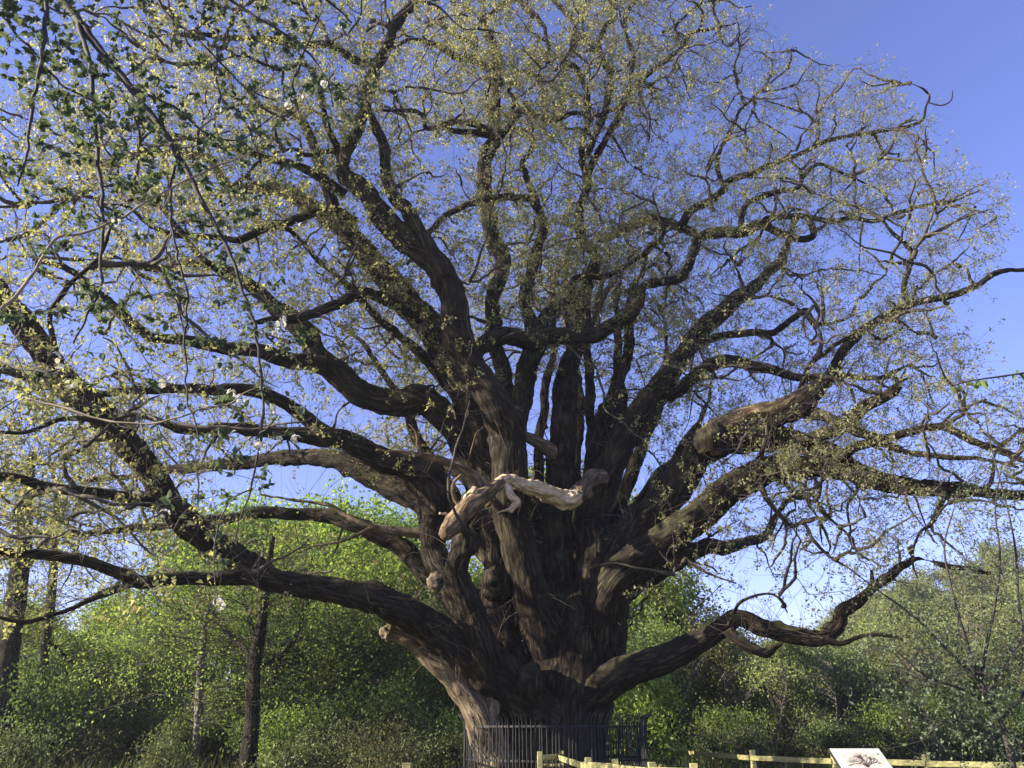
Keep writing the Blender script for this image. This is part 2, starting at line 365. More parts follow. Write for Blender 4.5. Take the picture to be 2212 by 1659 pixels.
# ------------------------------------------------------------------ the great oak
# every limb: material, distance at its root and tip (m), waypoints (frame x, frame y, half width)
LIMBS = [
 # trunk-born, left
 ('bark', 20.3, 10.5, [(1190,1560,70),(1110,1490,56),(1050,1432,50),(1000,1400,44),(930,1352,40),(850,1312,34),(760,1287,29),(680,1272,28),(600,1256,30),(540,1230,31),(480,1192,30),(420,1150,29),(370,1098,28),(340,1046,27),(300,988,28),(240,928,29),(190,868,29),(130,800,26),(70,728,25),(20,650,23),(-50,560,21),(-150,470,18),(-260,420,13),(-380,360,8)]),
 ('bark', 15.2, 12.0, [(560,1245,20),(500,1252,18),(440,1250,17),(370,1255,16),(310,1258,15),(270,1240,15),(180,1214,14),(90,1200,13),(0,1188,11),(-100,1160,9),(-220,1100,5)]),
 ('bark', 14.0, 12.6, [(320,1260,10),(280,1264,9),(240,1280,8),(170,1310,7),(110,1330,6),(50,1340,6),(0,1335,5),(-70,1320,3)]),
 ('bark', 13.8, 11.5, [(360,1092,16),(310,1082,14),(250,1070,14),(130,1050,13),(60,1040,12),(0,1035,11),(-100,1030,8),(-200,1000,4)]),
 ('bark', 20.2, 21.0, [(1090,1500,46),(1050,1440,40),(1012,1358,36),(984,1292,34),(962,1240,31),(948,1205,30),(942,1158,32),(942,1108,34),(934,1062,34)]),
 ('bark', 21.0, 24.5, [(938,1110,30),(915,1085,33),(880,1062,33),(840,1040,31),(800,1020,28),(760,1003,25),(700,990,20),(600,990,16),(500,1003,14),(400,1013,11),(350,1013,9),(270,1030,6),(180,1040,4)]),
 ('bark', 20.8, 17.5, [(948,1110,34),(938,1060,36),(920,1030,34),(887,1010,30),(837,992,27),(787,965,25),(737,946,23),(700,944,22),(633,936,17),(567,930,15),(500,922,13),(420,930,9),(330,905,7),(240,890,4)]),
 ('bark', 19.6, 16.0, [(720,945,20),(690,925,18),(663,900,17),(617,870,16),(567,850,15),(500,843,14),(417,836,12),(333,846,11),(233,850,9),(140,830,6),(40,840,4)]),
 ('bark', 20.8, 18.0, [(1080,1180,38),(1055,1110,38),(1030,1050,37),(1014,986,36),(987,930,34),(944,888,32),(904,866,33),(864,872,30),(787,855,29),(737,815,28),(717,800,27),(683,768,25),(660,720,22),(617,680,20),(567,646,17),(520,603,14),(467,573,11),(400,570,9),(333,586,7),(260,560,5),(180,560,3)]),
 ('bark', 19.2, 14.5, [(700,790,22),(663,778,20),(567,766,18),(483,748,15),(400,735,13),(333,733,12),(283,693,11),(217,632,9),(150,580,7),(70,560,5)]),
 # the leaning stub with the bleached branch
 ('bark', 19.2, 18.0, [(1080,1480,40),(1045,1420,34),(1012,1340,31),(988,1284,29),(975,1240,24),(982,1205,23),(1000,1176,25),(996,1150,24),(985,1140,20)]),
 ('dead', 19.2, 18.05, [(1252,1064,16),(1240,1077,20),(1222,1079,20),(1190,1068,18),(1160,1056,17),(1130,1047,14),(1105,1039,12),(1088,1036,10),(1072,1044,9)]),
 ('worn', 20.3, 19.1, [(1304,1030,15),(1286,1030,17),(1268,1036,18),(1254,1052,19),(1246,1068,20)]),
 ('brown', 18.05, 17.2, [(1084,1040,11),(1064,1050,14),(1043,1070,18),(1019,1090,21),(996,1112,23),(976,1134,22),(958,1155,17)]),
 ('dead', 18.0, 17.9, [(1082,1040,6),(1066,1056,5),(1056,1066,3),(1050,1078,1)]),
 ('dead', 19.0, 18.9, [(1225,1092,8),(1215,1098,5),(1200,1093,1.5)]),
 ('dead', 18.1, 18.0, [(1100,1040,6),(1084,1056,4.5),(1080,1070,1.2)]),
 ('dead', 17.75, 17.5, [(1024,1082,9),(1006,1100,8),(992,1118,6),(980,1136,2)]),
 ('dead', 18.1, 17.9, [(1090,1045,8),(1098,1060,9),(1106,1076,9),(1118,1087,8),(1108,1097,6),(1102,1106,5)]),
 ('dead', 17.9, 17.8, [(1106,1096,3.5),(1090,1102,2.6),(1072,1109,1.6)]),
 ('brown', 17.8, 17.5, [(1000,1104,9),(988,1086,7),(977,1067,6),(978,1046,5),(986,1035,4),(997,1026,2.6)]),
 ('dead', 17.8, 17.6, [(1004,1096,13),(1016,1072,11),(1029,1054,8)]),
 ('dead', 17.7, 17.5, [(975,1118,5),(962,1111,3.5),(949,1109,2.4)]),
 ('brown', 18.3, 17.2, [(1062,1086,14),(1048,1068,13),(1028,1032,13),(994,1008,11),(957,996,10),(908,983,8),(870,976,6),(847,973,4),(812,972,2.4)]),
 ('brown', 17.5, 17.2, [(908,984,7),(905,968,6),(902,949,5),(899,934,4),(884,916,2)]),
 ('worn', 21.4, 21.0, [(935,1165,18),(910,1150,14),(870,1149,12),(820,1139,10),(787,1133,9),(754,1116,7),(737,1106,6),(700,1090,5),(640,1080,4),(560,1068,2)]),
 ('worn', 21.2, 20.6, [(812,1138,6),(790,1147,6),(770,1156,5),(737,1169,4),(680,1180,3),(640,1195,1.6)]),
 ('dead', 22.8, 22.8, [(1206,664,5),(1220,696,6),(1237,723,6),(1254,740,5),(1271,755,3)]),
 ('worn', 21.2, 20.6, [(1200,985,18),(1175,958,15),(1150,945,12),(1126,942,8)]),
 ('worn', 18.9, 18.6, [(968,878,2),(980,888,2.2),(984,906,1.5)]),
 ('brown', 19.5, 19.0, [(1010,1000,3),(1022,960,2.6),(1030,935,2),(1046,922,1.2)]),
 # low broken limb and buttress, left foot
 ('worn', 20.3, 19.2, [(1086,1700,48),(1070,1645,42),(1054,1597,38),(1040,1555,34),(1020,1512,32),(985,1466,30),(950,1432,27),(920,1411,22),(885,1388,17),(858,1372,15),(838,1366,17)]),
 # central stems
 ('bark', 20.6, 19.0, [(1160,1560,50),(1125,1473,40),(1097,1400,35),(1078,1335,33),(1072,1272,34),(1074,1206,29),(1070,1139,29),(1062,1080,32),(1050,1000,32),(1030,930,32),(1006,862,34),(978,795,36),(948,735,34),(920,700,31),(880,658,29),(840,602,28),(800,552,26),(762,512,24),(730,482,22),(690,452,19),(633,416,16),(567,400,14),(500,400,12),(450,352,10),(400,337,8),(367,333,7),(283,343,6),(233,360,4),(160,350,2.5)]),
 ('bark', 20.0, 15.5, [(1190,1440,56),(1160,1330,44),(1140,1250,40),(1122,1160,39),(1108,1080,40),(1102,1000,40),(1090,930,40),(1062,880,38),(1030,820,36),(1000,770,35),(985,712,34),(985,665,31),(970,615,30),(938,568,29),(890,530,28),(840,490,26),(800,435,24),(770,395,21),(741,370,18),(736,340,16),(747,308,15),(767,283,14),(790,230,13),(800,180,12),(815,140,12),(835,110,11),(850,70,10),(870,40,9),(895,5,9),(910,-40,8),(890,-120,6),(900,-200,4)]),
 ('bark', 17.5, 16.8, [(960,600,20),(930,548,18),(904,500,17),(880,452,16),(850,428,15),(837,383,14),(827,333,13),(814,283,12),(804,250,10),(790,200,7),(800,150,4)]),
 ('bark', 21.0, 21.5, [(1120,1120,24),(1104,1000,24),(1092,900,22),(1080,810,19),(1066,740,17),(1064,696,17),(1070,653,16),(1080,603,17),(1084,553,18),(1071,525,17),(1057,467,16),(1050,400,16),(1050,335,16),(1066,300,16),(1071,233,13),(1074,167,13),(1075,127,12),(1062,87,11),(1047,53,9),(1042,25,7)]),
 ('bark', 21.4, 20.0, [(1046,48,8),(1060,30,8),(1090,10,7),(1110,0,6),(1130,4,6),(1155,28,6),(1175,60,5),(1184,97,4),(1178,122,3),(1200,150,2)]),
 ('bark', 21.4, 19.5, [(1066,155,11),(1050,145,10),(1020,132,10),(984,122,9),(937,97,7),(894,83,5),(868,92,3.5),(845,108,2)]),
 ('bark', 21.0, 21.0, [(1020,130,8),(1028,114,7),(1014,90,6),(977,70,6),(954,50,5),(945,20,4),(938,-15,3)]),
 ('bark', 21.4, 20.0, [(1064,292,10),(1020,286,8),(985,285,7),(968,281,6),(954,271,5),(975,258,4),(1000,245,3)]),
 ('bark', 21.4, 19.3, [(1058,280,9),(1020,268,8),(987,266,7),(950,272,7),(920,277,6),(918,256,6),(897,241,5),(870,240,5),(835,240,4),(804,237,3)]),
 ('bark', 21.4, 20.5, [(1072,310,9),(1088,290,8),(1110,260,8),(1137,238,7),(1170,252,7),(1204,257,7),(1237,244,6),(1287,250,5),(1320,240,3)]),
 ('bark', 21.0, 21.5, [(1104,262,6),(1110,213,6),(1097,198,5),(1112,167,5),(1120,153,4),(1160,160,3),(1190,170,2)]),
 ('bark', 20.8, 22.0, [(1105,960,26),(1118,880,25),(1140,810,24),(1160,760,24),(1172,720,23),(1181,688,20),(1200,668,16),(1222,650,10)]),
 ('bark', 21.6, 22.0, [(1165,745,18),(1143,703,16),(1134,653,14),(1144,603,13),(1157,553,12),(1172,492,11),(1161,444,9),(1130,360,7),(1150,310,5),(1140,250,3)]),
 ('bark', 21.8, 17.8, [(1163,455,9),(1145,434,9),(1110,428,9),(1070,427,9),(1020,437,8),(970,463,8),(924,500,7),(894,533,5),(880,570,3)]),
 ('bark', 19.2, 21.5, [(1022,782,18),(1036,758,19),(1058,742,20),(1087,731,20),(1120,728,20),(1154,733,20),(1187,731,19),(1237,733,17),(1287,718,17),(1320,698,17),(1354,684,16),(1377,648,14),(1392,618,12),(1437,608,11),(1470,600,10),(1488,570,10),(1500,540,11),(1518,512,12),(1575,500,13),(1615,497,12),(1648,484,11),(1675,494,10),(1715,507,9),(1755,503,8),(1749,480,6)]),
 ('bark', 21.0, 22.6, [(1510,512,10),(1475,492,12),(1430,478,12),(1404,472,12),(1361,492,11),(1320,508,9),(1290,520,6)]),
 ('bark', 21.3, 18.5, [(1648,482,9),(1661,473,8),(1725,467,7),(1791,477,7),(1841,470,6),(1891,477,6),(1941,460,5),(2008,440,4),(2075,433,3),(2120,410,1.6)]),
 ('bark', 20.9, 22.5, [(1225,1480,60),(1200,1340,40),(1196,1240,37),(1198,1150,34),(1203,1080,33),(1207,1020,32),(1215,950,30),(1217,886,29),(1225,836,28),(1236,786,24),(1246,752,20),(1262,700,17),(1258,653,15),(1270,613,14),(1284,560,12),(1255,520,12),(1254,450,10),(1264,400,9),(1260,333,8),(1268,267,7),(1264,200,6),(1248,160,6),(1216,135,6),(1214,122,6),(1237,108,7),(1241,77,7),(1234,40,6),(1210,10,6),(1192,-10,5),(1170,-60,3)]),
 ('bark', 22.3, 20.0, [(1240,740,11),(1230,690,10),(1234,640,9),(1241,607,9),(1270,600,8),(1304,600,8),(1347,578,7),(1387,553,7),(1404,535,6),(1430,517,6),(1434,490,4)]),
 ('bark', 21.4, 23.0, [(1285,1130,18),(1278,1060,16),(1277,1003,15),(1280,953,14),(1274,903,12),(1270,853,12),(1274,803,11),(1270,740,9),(1290,660,7),(1300,600,5)]),
 ('bark', 22.0, 23.5, [(1282,1010,14),(1304,940,14),(1334,893,13),(1344,853,12),(1338,803,11),(1337,745,10),(1335,700,8),(1330,640,6),(1345,580,4)]),
 ('bark', 22.2, 24.0, [(1170,1420,26),(1165,1300,16),(1160,1150,13),(1165,1000,12),(1180,860,10),(1195,760,8),(1190,650,6),(1210,560,4)]),
 ('bark', 22.4, 24.5, [(1240,1420,26),(1245,1250,15),(1246,1120,13),(1250,1000,11),(1252,880,10),(1244,780,8),(1225,640,6),(1230,520,4)]),
 ('bark', 22.2, 24.5, [(1290,1400,28),(1310,1180,20),(1340,1080,17),(1375,990,15),(1400,930,12),(1430,850,9),(1440,760,6),(1425,660,4)]),
 # right-hand stems
 ('bark', 20.7, 21.5, [(1265,1520,60),(1280,1380,52),(1285,1270,44),(1288,1190,38),(1286,1110,36),(1300,1050,36),(1328,980,34),(1366,922,30),(1400,872,27),(1440,822,25),(1478,772,23),(1500,738,21),(1525,708,19),(1558,670,17),(1591,644,15),(1618,633,14),(1641,610,12),(1661,583,11),(1688,560,9),(1700,510,6),(1720,470,4)]),
 ('bark', 21.2, 19.0, [(1500,752,10),(1525,738,10),(1558,726,10),(1608,720,9),(1661,723,9),(1688,710,8),(1721,686,8),(1741,675,8),(1758,698,7),(1774,700,6),(1779,683,4)]),
 ('bark', 21.2, 19.0, [(1440,860,16),(1475,836,16),(1508,810,16),(1558,784,15),(1608,780,15),(1641,793,13),(1691,811,11),(1741,820,9),(1808,813,7),(1901,816,5),(1960,790,3)]),
 ('bark', 20.5, 18.0, [(1290,1420,54),(1312,1300,48),(1340,1200,44),(1390,1122,40),(1440,1060,38),(1480,1018,37),(1512,980,36),(1545,960,34),(1600,956,32),(1641,952,30),(1690,957,28),(1725,963,27),(1775,982,26),(1808,1002,27),(1858,1026,23),(1908,1043,20),(1975,1056,18),(2075,1063,16),(2150,1066,14),(2212,1066,13),(2330,1050,10),(2460,1000,6)]),
 ('brown', 19.2, 18.2, [(1530,950,20),(1541,930,20),(1585,913,20),(1625,893,19),(1675,880,18),(1708,863,17),(1758,838,16),(1791,822,15)]),
 ('bark', 18.4, 16.6, [(1780,830,13),(1793,812,12),(1808,786,12),(1831,746,12),(1858,720,11),(1901,696,11),(1941,670,10),(1975,653,9),(2041,643,9),(2108,620,8),(2141,596,7),(2175,583,6),(2212,583,5),(2270,590,3)]),
 ('bark', 18.6, 17.0, [(1728,840,7),(1740,812,7),(1758,780,6),(1791,753,6),(1841,722,5),(1890,690,3)]),
 ('bark', 17.2, 16.6, [(1960,662,8),(1957,640,8),(1955,613,7),(1968,572,7),(1972,548,6),(1958,530,6),(1925,500,5),(1908,476,4)]),
 ('bark', 19.0, 17.8, [(1620,950,20),(1648,928,20),(1691,903,19),(1741,886,18),(1765,863,15),(1781,846,12),(1800,815,8),(1830,780,4)]),
 ('bark', 18.5, 15.5, [(1735,890,16),(1758,892,15),(1808,910,13),(1858,930,12),(1908,943,11),(1975,932,10),(2041,923,10),(2108,953,9),(2175,980,8),(2212,996,7),(2300,1020,4)]),
 ('bark', 18.7, 17.2, [(1730,955,15),(1760,945,15),(1800,925,15),(1841,905,15),(1891,873,13),(1921,853,12),(1942,832,10)]),
 ('bark', 18.5, 15.8, [(1808,995,14),(1850,968,12),(1908,958,10),(1950,975,8),(2020,985,7),(2100,990,5),(2200,1010,3)]),
 ('bark', 20.1, 18.3, [(1300,1400,52),(1330,1270,46),(1380,1208,42),(1440,1164,38),(1500,1116,34),(1560,1066,32),(1610,1034,30),(1660,1010,28),(1720,1006,25),(1780,1008,20),(1830,1018,15)]),
 ('bark', 18.9, 18.4, [(1610,1025,10),(1626,1008,9),(1646,978,7),(1650,960,4)]),
 ('bark', 20.3, 18.0, [(1230,1530,60),(1290,1490,42),(1350,1458,36),(1420,1432,32),(1475,1410,29),(1530,1378,25),(1568,1348,22),(1590,1332,20),(1612,1334,19),(1650,1352,18),(1700,1366,17),(1770,1380,18),(1800,1364,18),(1814,1342,15),(1818,1318,13),(1850,1296,13),(1890,1265,11),(1930,1240,9),(1960,1221,8),(1990,1215,6),(2060,1225,4),(2140,1240,2)]),
 ('bark', 18.9, 18.4, [(1575,1362,15),(1590,1380,13),(1620,1396,13),(1655,1409,12),(1672,1398,9),(1692,1389,4)]),
 ('bark', 18.3, 17.4, [(1785,1382,11),(1805,1389,8),(1830,1390,6),(1865,1375,5),(1910,1371,5),(1940,1376,4),(1958,1392,2)]),
 ('bark', 18.2, 18.0, [(1888,1268,6),(1884,1250,6),(1882,1232,4)]),
 ('bark', 18.8, 17.5, [(1585,1325,5),(1598,1303,4.5),(1625,1289,4),(1661,1283,3.5),(1688,1299,3),(1701,1323,2)]),
 ('bark', 18.6, 17.2, [(1640,1030,8),(1655,1075,7),(1680,1106,6),(1708,1133,6),(1735,1130,5),(1758,1166,5),(1795,1203,4),(1825,1223,3),(1858,1246,2)]),
 ('bark', 18.4, 17.5, [(1690,1015,6),(1708,1032,5),(1741,1053,4),(1765,1086,4),(1790,1115,3.5),(1830,1155,3),(1842,1185,2)]),
 ('bark', 17.8, 17.0, [(2040,1066,9),(2021,1116,6),(2008,1136,5),(1985,1153,4),(1971,1183,3.5),(1975,1212,2.5)]),
 ('bark', 19.6, 18.2, [(1440,1180,6),(1475,1203,5),(1508,1226,4),(1548,1246,3),(1590,1260,2)]),
 ('bark', 21.0, 18.5, [(1470,490,11),(1490,458,10),(1508,443,10),(1558,417,9),(1575,390,8),(1625,373,8),(1648,360,7),(1681,350,7),(1735,330,6),(1775,307,6),(1825,293,5),(1875,290,5),(1941,277,4),(1975,267,4),(1995,257,3.5),(2001,233,3),(2011,213,2.6),(1998,197,2),(1968,180,1.2)]),
 ('bark', 18.6, 18.0, [(2006,222,2.2),(2035,227,2),(2055,217,1.6),(2058,197,1)]),
 ('bark', 20.6, 21.0, [(1568,412,7),(1548,360,6),(1558,317,5),(1575,293,5),(1600,240,4),(1640,200,3),(1700,150,1.6)]),
 ('bark', 20.6, 18.6, [(1600,490,8),(1615,440,7),(1675,417,7),(1721,407,6),(1735,377,6),(1768,353,5),(1808,370,4),(1855,390,3),(1900,410,2)]),
 ('bark', 22.0, 20.0, [(1265,390,8),(1285,345,9),(1310,300,8),(1340,240,8),(1370,190,7),(1404,157,6),(1437,133,6),(1475,100,5),(1482,84,5),(1500,70,4),(1525,65,4),(1558,57,3),(1591,50,2)]),
 ('bark', 20.4, 20.0, [(1476,100,5),(1462,75,4),(1460,58,4),(1480,33,3),(1518,7,3),(1568,2,2),(1595,17,1.6),(1625,13,1)]),
 ('bark', 21.6, 21.0, [(1268,340,8),(1290,280,8),(1312,220,8),(1317,160,8),(1300,127,8),(1294,87,7),(1307,57,7),(1328,40,6),(1324,-5,5),(1330,-70,3)]),
 ('bark', 21.3, 20.5, [(1335,245,7),(1355,185,6),(1370,120,6),(1354,83,6),(1350,40,6),(1377,0,5),(1400,-50,3)]),
 # upper left
 ('bark', 16.4, 14.5, [(814,135,11),(800,135,10),(780,133,10),(754,118,10),(717,97,9),(675,97,9),(633,98,8),(600,86,8),(533,83,7),(467,80,6),(427,67,5),(437,48,5),(443,0,4),(440,-60,2.5)]),
 ('bark', 18.4, 17.2, [(735,470,16),(715,430,14),(692,380,13),(677,317,12),(657,277,11),(633,246,9),(600,233,6),(560,220,4),(520,180,2.5)]),
 ('bark', 17.8, 15.0, [(745,420,13),(733,410,12),(667,367,11),(583,340,9),(500,317,8),(433,310,6),(370,290,4),(290,270,2.5)]),
 ('bark', 18.4, 15.5, [(770,480,12),(720,452,11),(650,467,11),(567,497,10),(517,520,9),(467,513,8),(383,507,7),(317,480,5),(283,453,4),(220,440,2.5)]),
 ('bark', 19.5, 16.5, [(890,675,14),(870,668,14),(837,650,14),(787,634,13),(737,648,13),(683,673,12),(633,693,11),(590,690,8),(540,700,5)]),
 ('bark', 17.4, 15.8, [(720,325,7),(690,330,7),(660,333,6),(627,323,4),(590,330,2.5)]),
 ('bark', 16.0, 14.0, [(500,610,9),(440,560,8),(390,500,7),(330,430,6),(250,400,4),(180,420,2.5)]),
 ('bark', 17.0, 14.0, [(740,360,9),(700,250,8),(690,190,7),(660,140,6),(600,150,5),(520,120,3),(450,140,2)]),
 ('bark', 14.5, 12.0, [(300,980,9),(250,930,8),(200,905,7),(130,905,6),(60,930,5),(-30,930,3)]),
 ('bark', 13.0, 11.5, [(160,840,9),(120,760,8),(110,690,7),(150,620,6),(210,560,5),(240,490,3)]),
]
oak = thing('oak_tree', 'huge ancient oak with massive spreading limbs and sparse young spring leaves', 'tree')
MATK = {'bark': 'oak_bark', 'dead': 'dead_wood', 'worn': 'worn_wood', 'brown': 'brown_dead'}
rng = np.random.default_rng(7)
SK_P, SK_D, SK_R = [], [], []
def build_limb(P, R, mat, seed, label=None, leafy=True, name='limb'):
    L = np.sum(np.linalg.norm(np.diff(P, axis=0), axis=1))
    rm = float(np.mean(R)); rmax = float(np.max(R))
    n = int(np.clip(L/np.clip(rm*0.32, 0.055, 0.095)*(1.8 if mat == 'dead' else 1), 8, 420))
    Q_ = catmull(np.hstack([P, R[:, None]]), n)
    Pn, Rn = Q_[:, :3], np.maximum(Q_[:, 3]*np.clip(0.78 + 0.17*Q_[:, 3]/0.25, 0.78, 0.95), 0.004)
    # gnarl: small sideways wander
    k = np.stack([vnoise(np.stack([np.arange(n)*L/n/(rm*4+0.25), np.full(n, a*9.1), np.full(n, seed*3.7)], 1), 21+a)-0.5 for a in range(3)], 1)
    fade = np.minimum(1, np.minimum(np.arange(n), n-1-np.arange(n))/6.0)[:, None]
    kk_ = np.random.default_rng(seed+50); nk = max(3, int(L/max(rm*3.2, 0.45))); kv = kk_.normal(size=(nk+1, 3))
    xs = np.linspace(0, nk, n); i0 = np.minimum(xs.astype(int), nk-1); fr_ = (xs-i0)[:, None]; kink = kv[i0]*(1-fr_) + kv[i0+1]*fr_
    Pn = Pn + (k*np.minimum(rm*1.1, 0.16) + kink*np.minimum(rm*0.13, 0.035))*fade
    sides = int(np.clip(2*math.pi*rm*1.1/0.066, 7, 84))
    if mat == 'dead' and rm > 0.06: sides = 48
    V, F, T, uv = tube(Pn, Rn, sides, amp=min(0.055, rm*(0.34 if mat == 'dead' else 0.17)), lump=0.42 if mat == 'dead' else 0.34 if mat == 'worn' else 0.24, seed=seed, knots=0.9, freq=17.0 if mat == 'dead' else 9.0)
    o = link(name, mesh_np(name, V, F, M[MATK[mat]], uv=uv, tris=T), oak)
    if label: o['label'] = label
    if leafy:
        m = int(L/0.22)+2; S = catmull(np.hstack([P, R[:, None]]), m)
        SK_P.append(S[:, :3]); SK_D.append(norm(np.gradient(S[:, :3], axis=0))); SK_R.append(S[:, 3])
    return o
# trunk
TR = [(1182,1740,128),(1186,1690,120),(1190,1640,112),(1198,1590,106),(1208,1540,102),(1216,1490,99),(1222,1440,97),(1227,1390,91),(1232,1340,80),(1236,1300,62),(1240,1268,38)]
tp = np.array([at(x, y, 21.2) for x, y, r in TR]); trr = np.array([r*scale_at(x, y, 21.2) for x, y, r in TR])
n = 110; Qt = catmull(np.hstack([tp, trr[:, None]]), n)
Qt[:, 2] = np.linspace(-0.35, Qt[-1, 2], n)
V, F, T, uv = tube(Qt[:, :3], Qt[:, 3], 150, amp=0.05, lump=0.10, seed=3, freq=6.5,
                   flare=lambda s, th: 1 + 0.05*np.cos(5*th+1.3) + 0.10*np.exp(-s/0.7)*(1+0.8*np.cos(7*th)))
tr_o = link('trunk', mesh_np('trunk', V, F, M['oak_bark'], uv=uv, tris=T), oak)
tr_o['label'] = 'massive dark furrowed trunk'
DEP = {}
LAB = {'dead': 'bleached bare dead branch stripped of bark', 'brown': 'bare brown dead branch', 'worn': None}
for si, (mat, d0, d1, pts) in enumerate(LIMBS):
    a = np.array(pts, float)
    s = np.concatenate([[0], np.cumsum(np.hypot(*np.diff(a[:, :2], axis=0).T))]); s /= s[-1]
    d = d0 + (d1-d0)*s
    if si in DEP: d = np.interp(a[:, 0], *DEP[si])
    if 1080 <= a[0, 0] <= 1320 and a[0, 1] > 1390 and mat == 'bark':      # rooted deep inside the trunk
        x0, y0, r0_ = a[0]; yb = max(y0+70, 1560)
        a = np.vstack([[(1205 + (x0-1205)*0.25, yb+70, min(r0_, 46)), (1207 + (x0-1207)*0.6, (y0+yb)/2+15, min(r0_*1.05, 54))], a]); d = d + (20.95-d0)*np.exp(-s/0.09); d = np.concatenate([[21.2, 21.1], d])
    P = np.array([at(x, y, dd) for (x, y, _), dd in zip(a, d)]); R = np.array([r*scale_at(x, y, dd) for (x, y, r), dd in zip(a, d)])
    big = R.max() > 0.05
    build_limb(P, R, mat, si+1, LAB.get(mat), leafy=mat in ('bark',) or (mat == 'worn' and si == 5), name='limb' if mat == 'bark' or mat == 'worn' else 'dead_branch')
# limbs on the far side of the crown
nb = 11
for b in range(nb):
    az = math.radians(-78 + 156*(b+0.5)/nb + rng.uniform(-6, 6)); el = math.radians([28, 52, 66, 38, 60][b % 5])
    Lb = rng.uniform(11, 15)
    p = np.array([1.0 + 0.8*math.sin(az), 21.6 + 0.9*math.cos(az), 4.2]); dv = np.array([math.sin(az)*math.cos(el), math.cos(az)*math.cos(el), math.sin(el)])
    pts = [p]
    for k in range(11):
        dv = norm(dv + rng.normal(size=3)*0.22 + np.array([0, 0, 0.03])); p = p + dv*Lb/11; pts.append(p)
    R = np.linspace(0.36, 0.03, 12)**1.0
    build_limb(np.array(pts), R, 'bark', 200+b)
# burrs on the stems
def burr(px, py, Yd, r, seed, mat='oak_bark', sq=(1, 1, 1)):
    c = at(px, py, Yd); rr = r*scale_at(px, py, Yd)
    u = np.linspace(0.02, math.pi-0.02, 26); v = np.linspace(0, 2*math.pi, 36, endpoint=False)
    d = np.stack([np.outer(np.sin(u), np.cos(v)), np.outer(np.sin(u), np.sin(v)), np.outer(np.cos(u), np.ones_like(v))], -1).reshape(-1, 3)
    k = vnoise(d*2.2+seed, seed)*0.5 + vnoise(d*6+seed, seed+1)*0.3
    V = c + d*np.array(sq)*rr*(0.72+k)[:, None]
    i = np.arange(25)[:, None]*36; j = np.arange(36)[None]; j2 = (j+1) % 36
    F = np.stack([i+j, i+36+j, i+36+j2, i+j2], -1).reshape(-1, 4)
    uv = np.stack([d[:, 0]*rr, d[:, 2]*rr], 1)
    link('burr', mesh_np('burr', V, F, M[mat], uv=uv), oak)
burr(1078, 1258, 19.9, 36, 31, sq=(1, 0.8, 0.9)); burr(1006, 1172, 18.0, 27, 32); burr(945, 1258, 20.6, 20, 33, 'worn_wood'); burr(1258, 1062, 19.6, 18, 34, 'worn_wood')
burr(1545, 955, 18.5, 34, 35); burr(1046, 1532, 19.75, 27, 36, 'worn_wood', sq=(1.0, 0.7, 1.15)); burr(1075, 1600, 20.25, 40, 39, 'oak_bark', sq=(0.8, 0.7, 1.6)); burr(838, 1367, 19.15, 15, 37, 'worn_wood'); burr(1145, 1470, 19.6, 30, 38)

SKP = np.vstack(SK_P); SKD = np.vstack(SK_D); SKR = np.concatenate(SK_R)
# where twigs may end: near the limbs, inside the crown
def inside(poly, x, y):
    poly = np.array(poly, float); c = np.zeros(len(x), bool); j = len(poly)-1
    for i in range(len(poly)):
        xi, yi = poly[i]; xj, yj = poly[j]
        with np.errstate(divide='ignore', invalid='ignore'):
            c ^= ((yi > y) != (yj > y)) & (x < (xj-xi)*(y-yi)/(yj-yi)+xi)
        j = i
    return c
OPEN = [  # open air beside and below the crown, seen from the meadow
 [(1560,-900),(1590,20),(1640,60),(1720,95),(1770,135),(1830,140),(1875,112),(1905,125),(1935,180),(1990,250),(2030,280),(2015,350),(2070,375),(2150,392),(2185,470),(2150,560),(2110,640),(2040,660),(2030,700),(2110,740),(2120,800),(2212,880),(2700,900),(2700,-900)],
 [(640,1012),(700,1004),(790,1035),(905,1100),(925,1230),(870,1230),(790,1180),(560,1120),(380,1100),(390,1040)],
 [(-900,1345),(0,1350),(300,1290),(540,1310),(760,1320),(930,1400),(1100,1500),(1320,1500),(1480,1260),(1600,1300),(1760,1330),(1990,1260),(2500,1250),(2500,2400),(-900,2400)],
 [(920,300),(1000,295),(1040,330),(1010,370),(930,340)], [(1145,10),(1230,-20),(1225,90),(1160,80)], [(870,100),(905,130),(900,190),(860,200)],
 [(1880,470),(1960,480),(1950,560),(1850,540)], [(1700,510),(1800,520),(1850,580),(1740,560)],
]
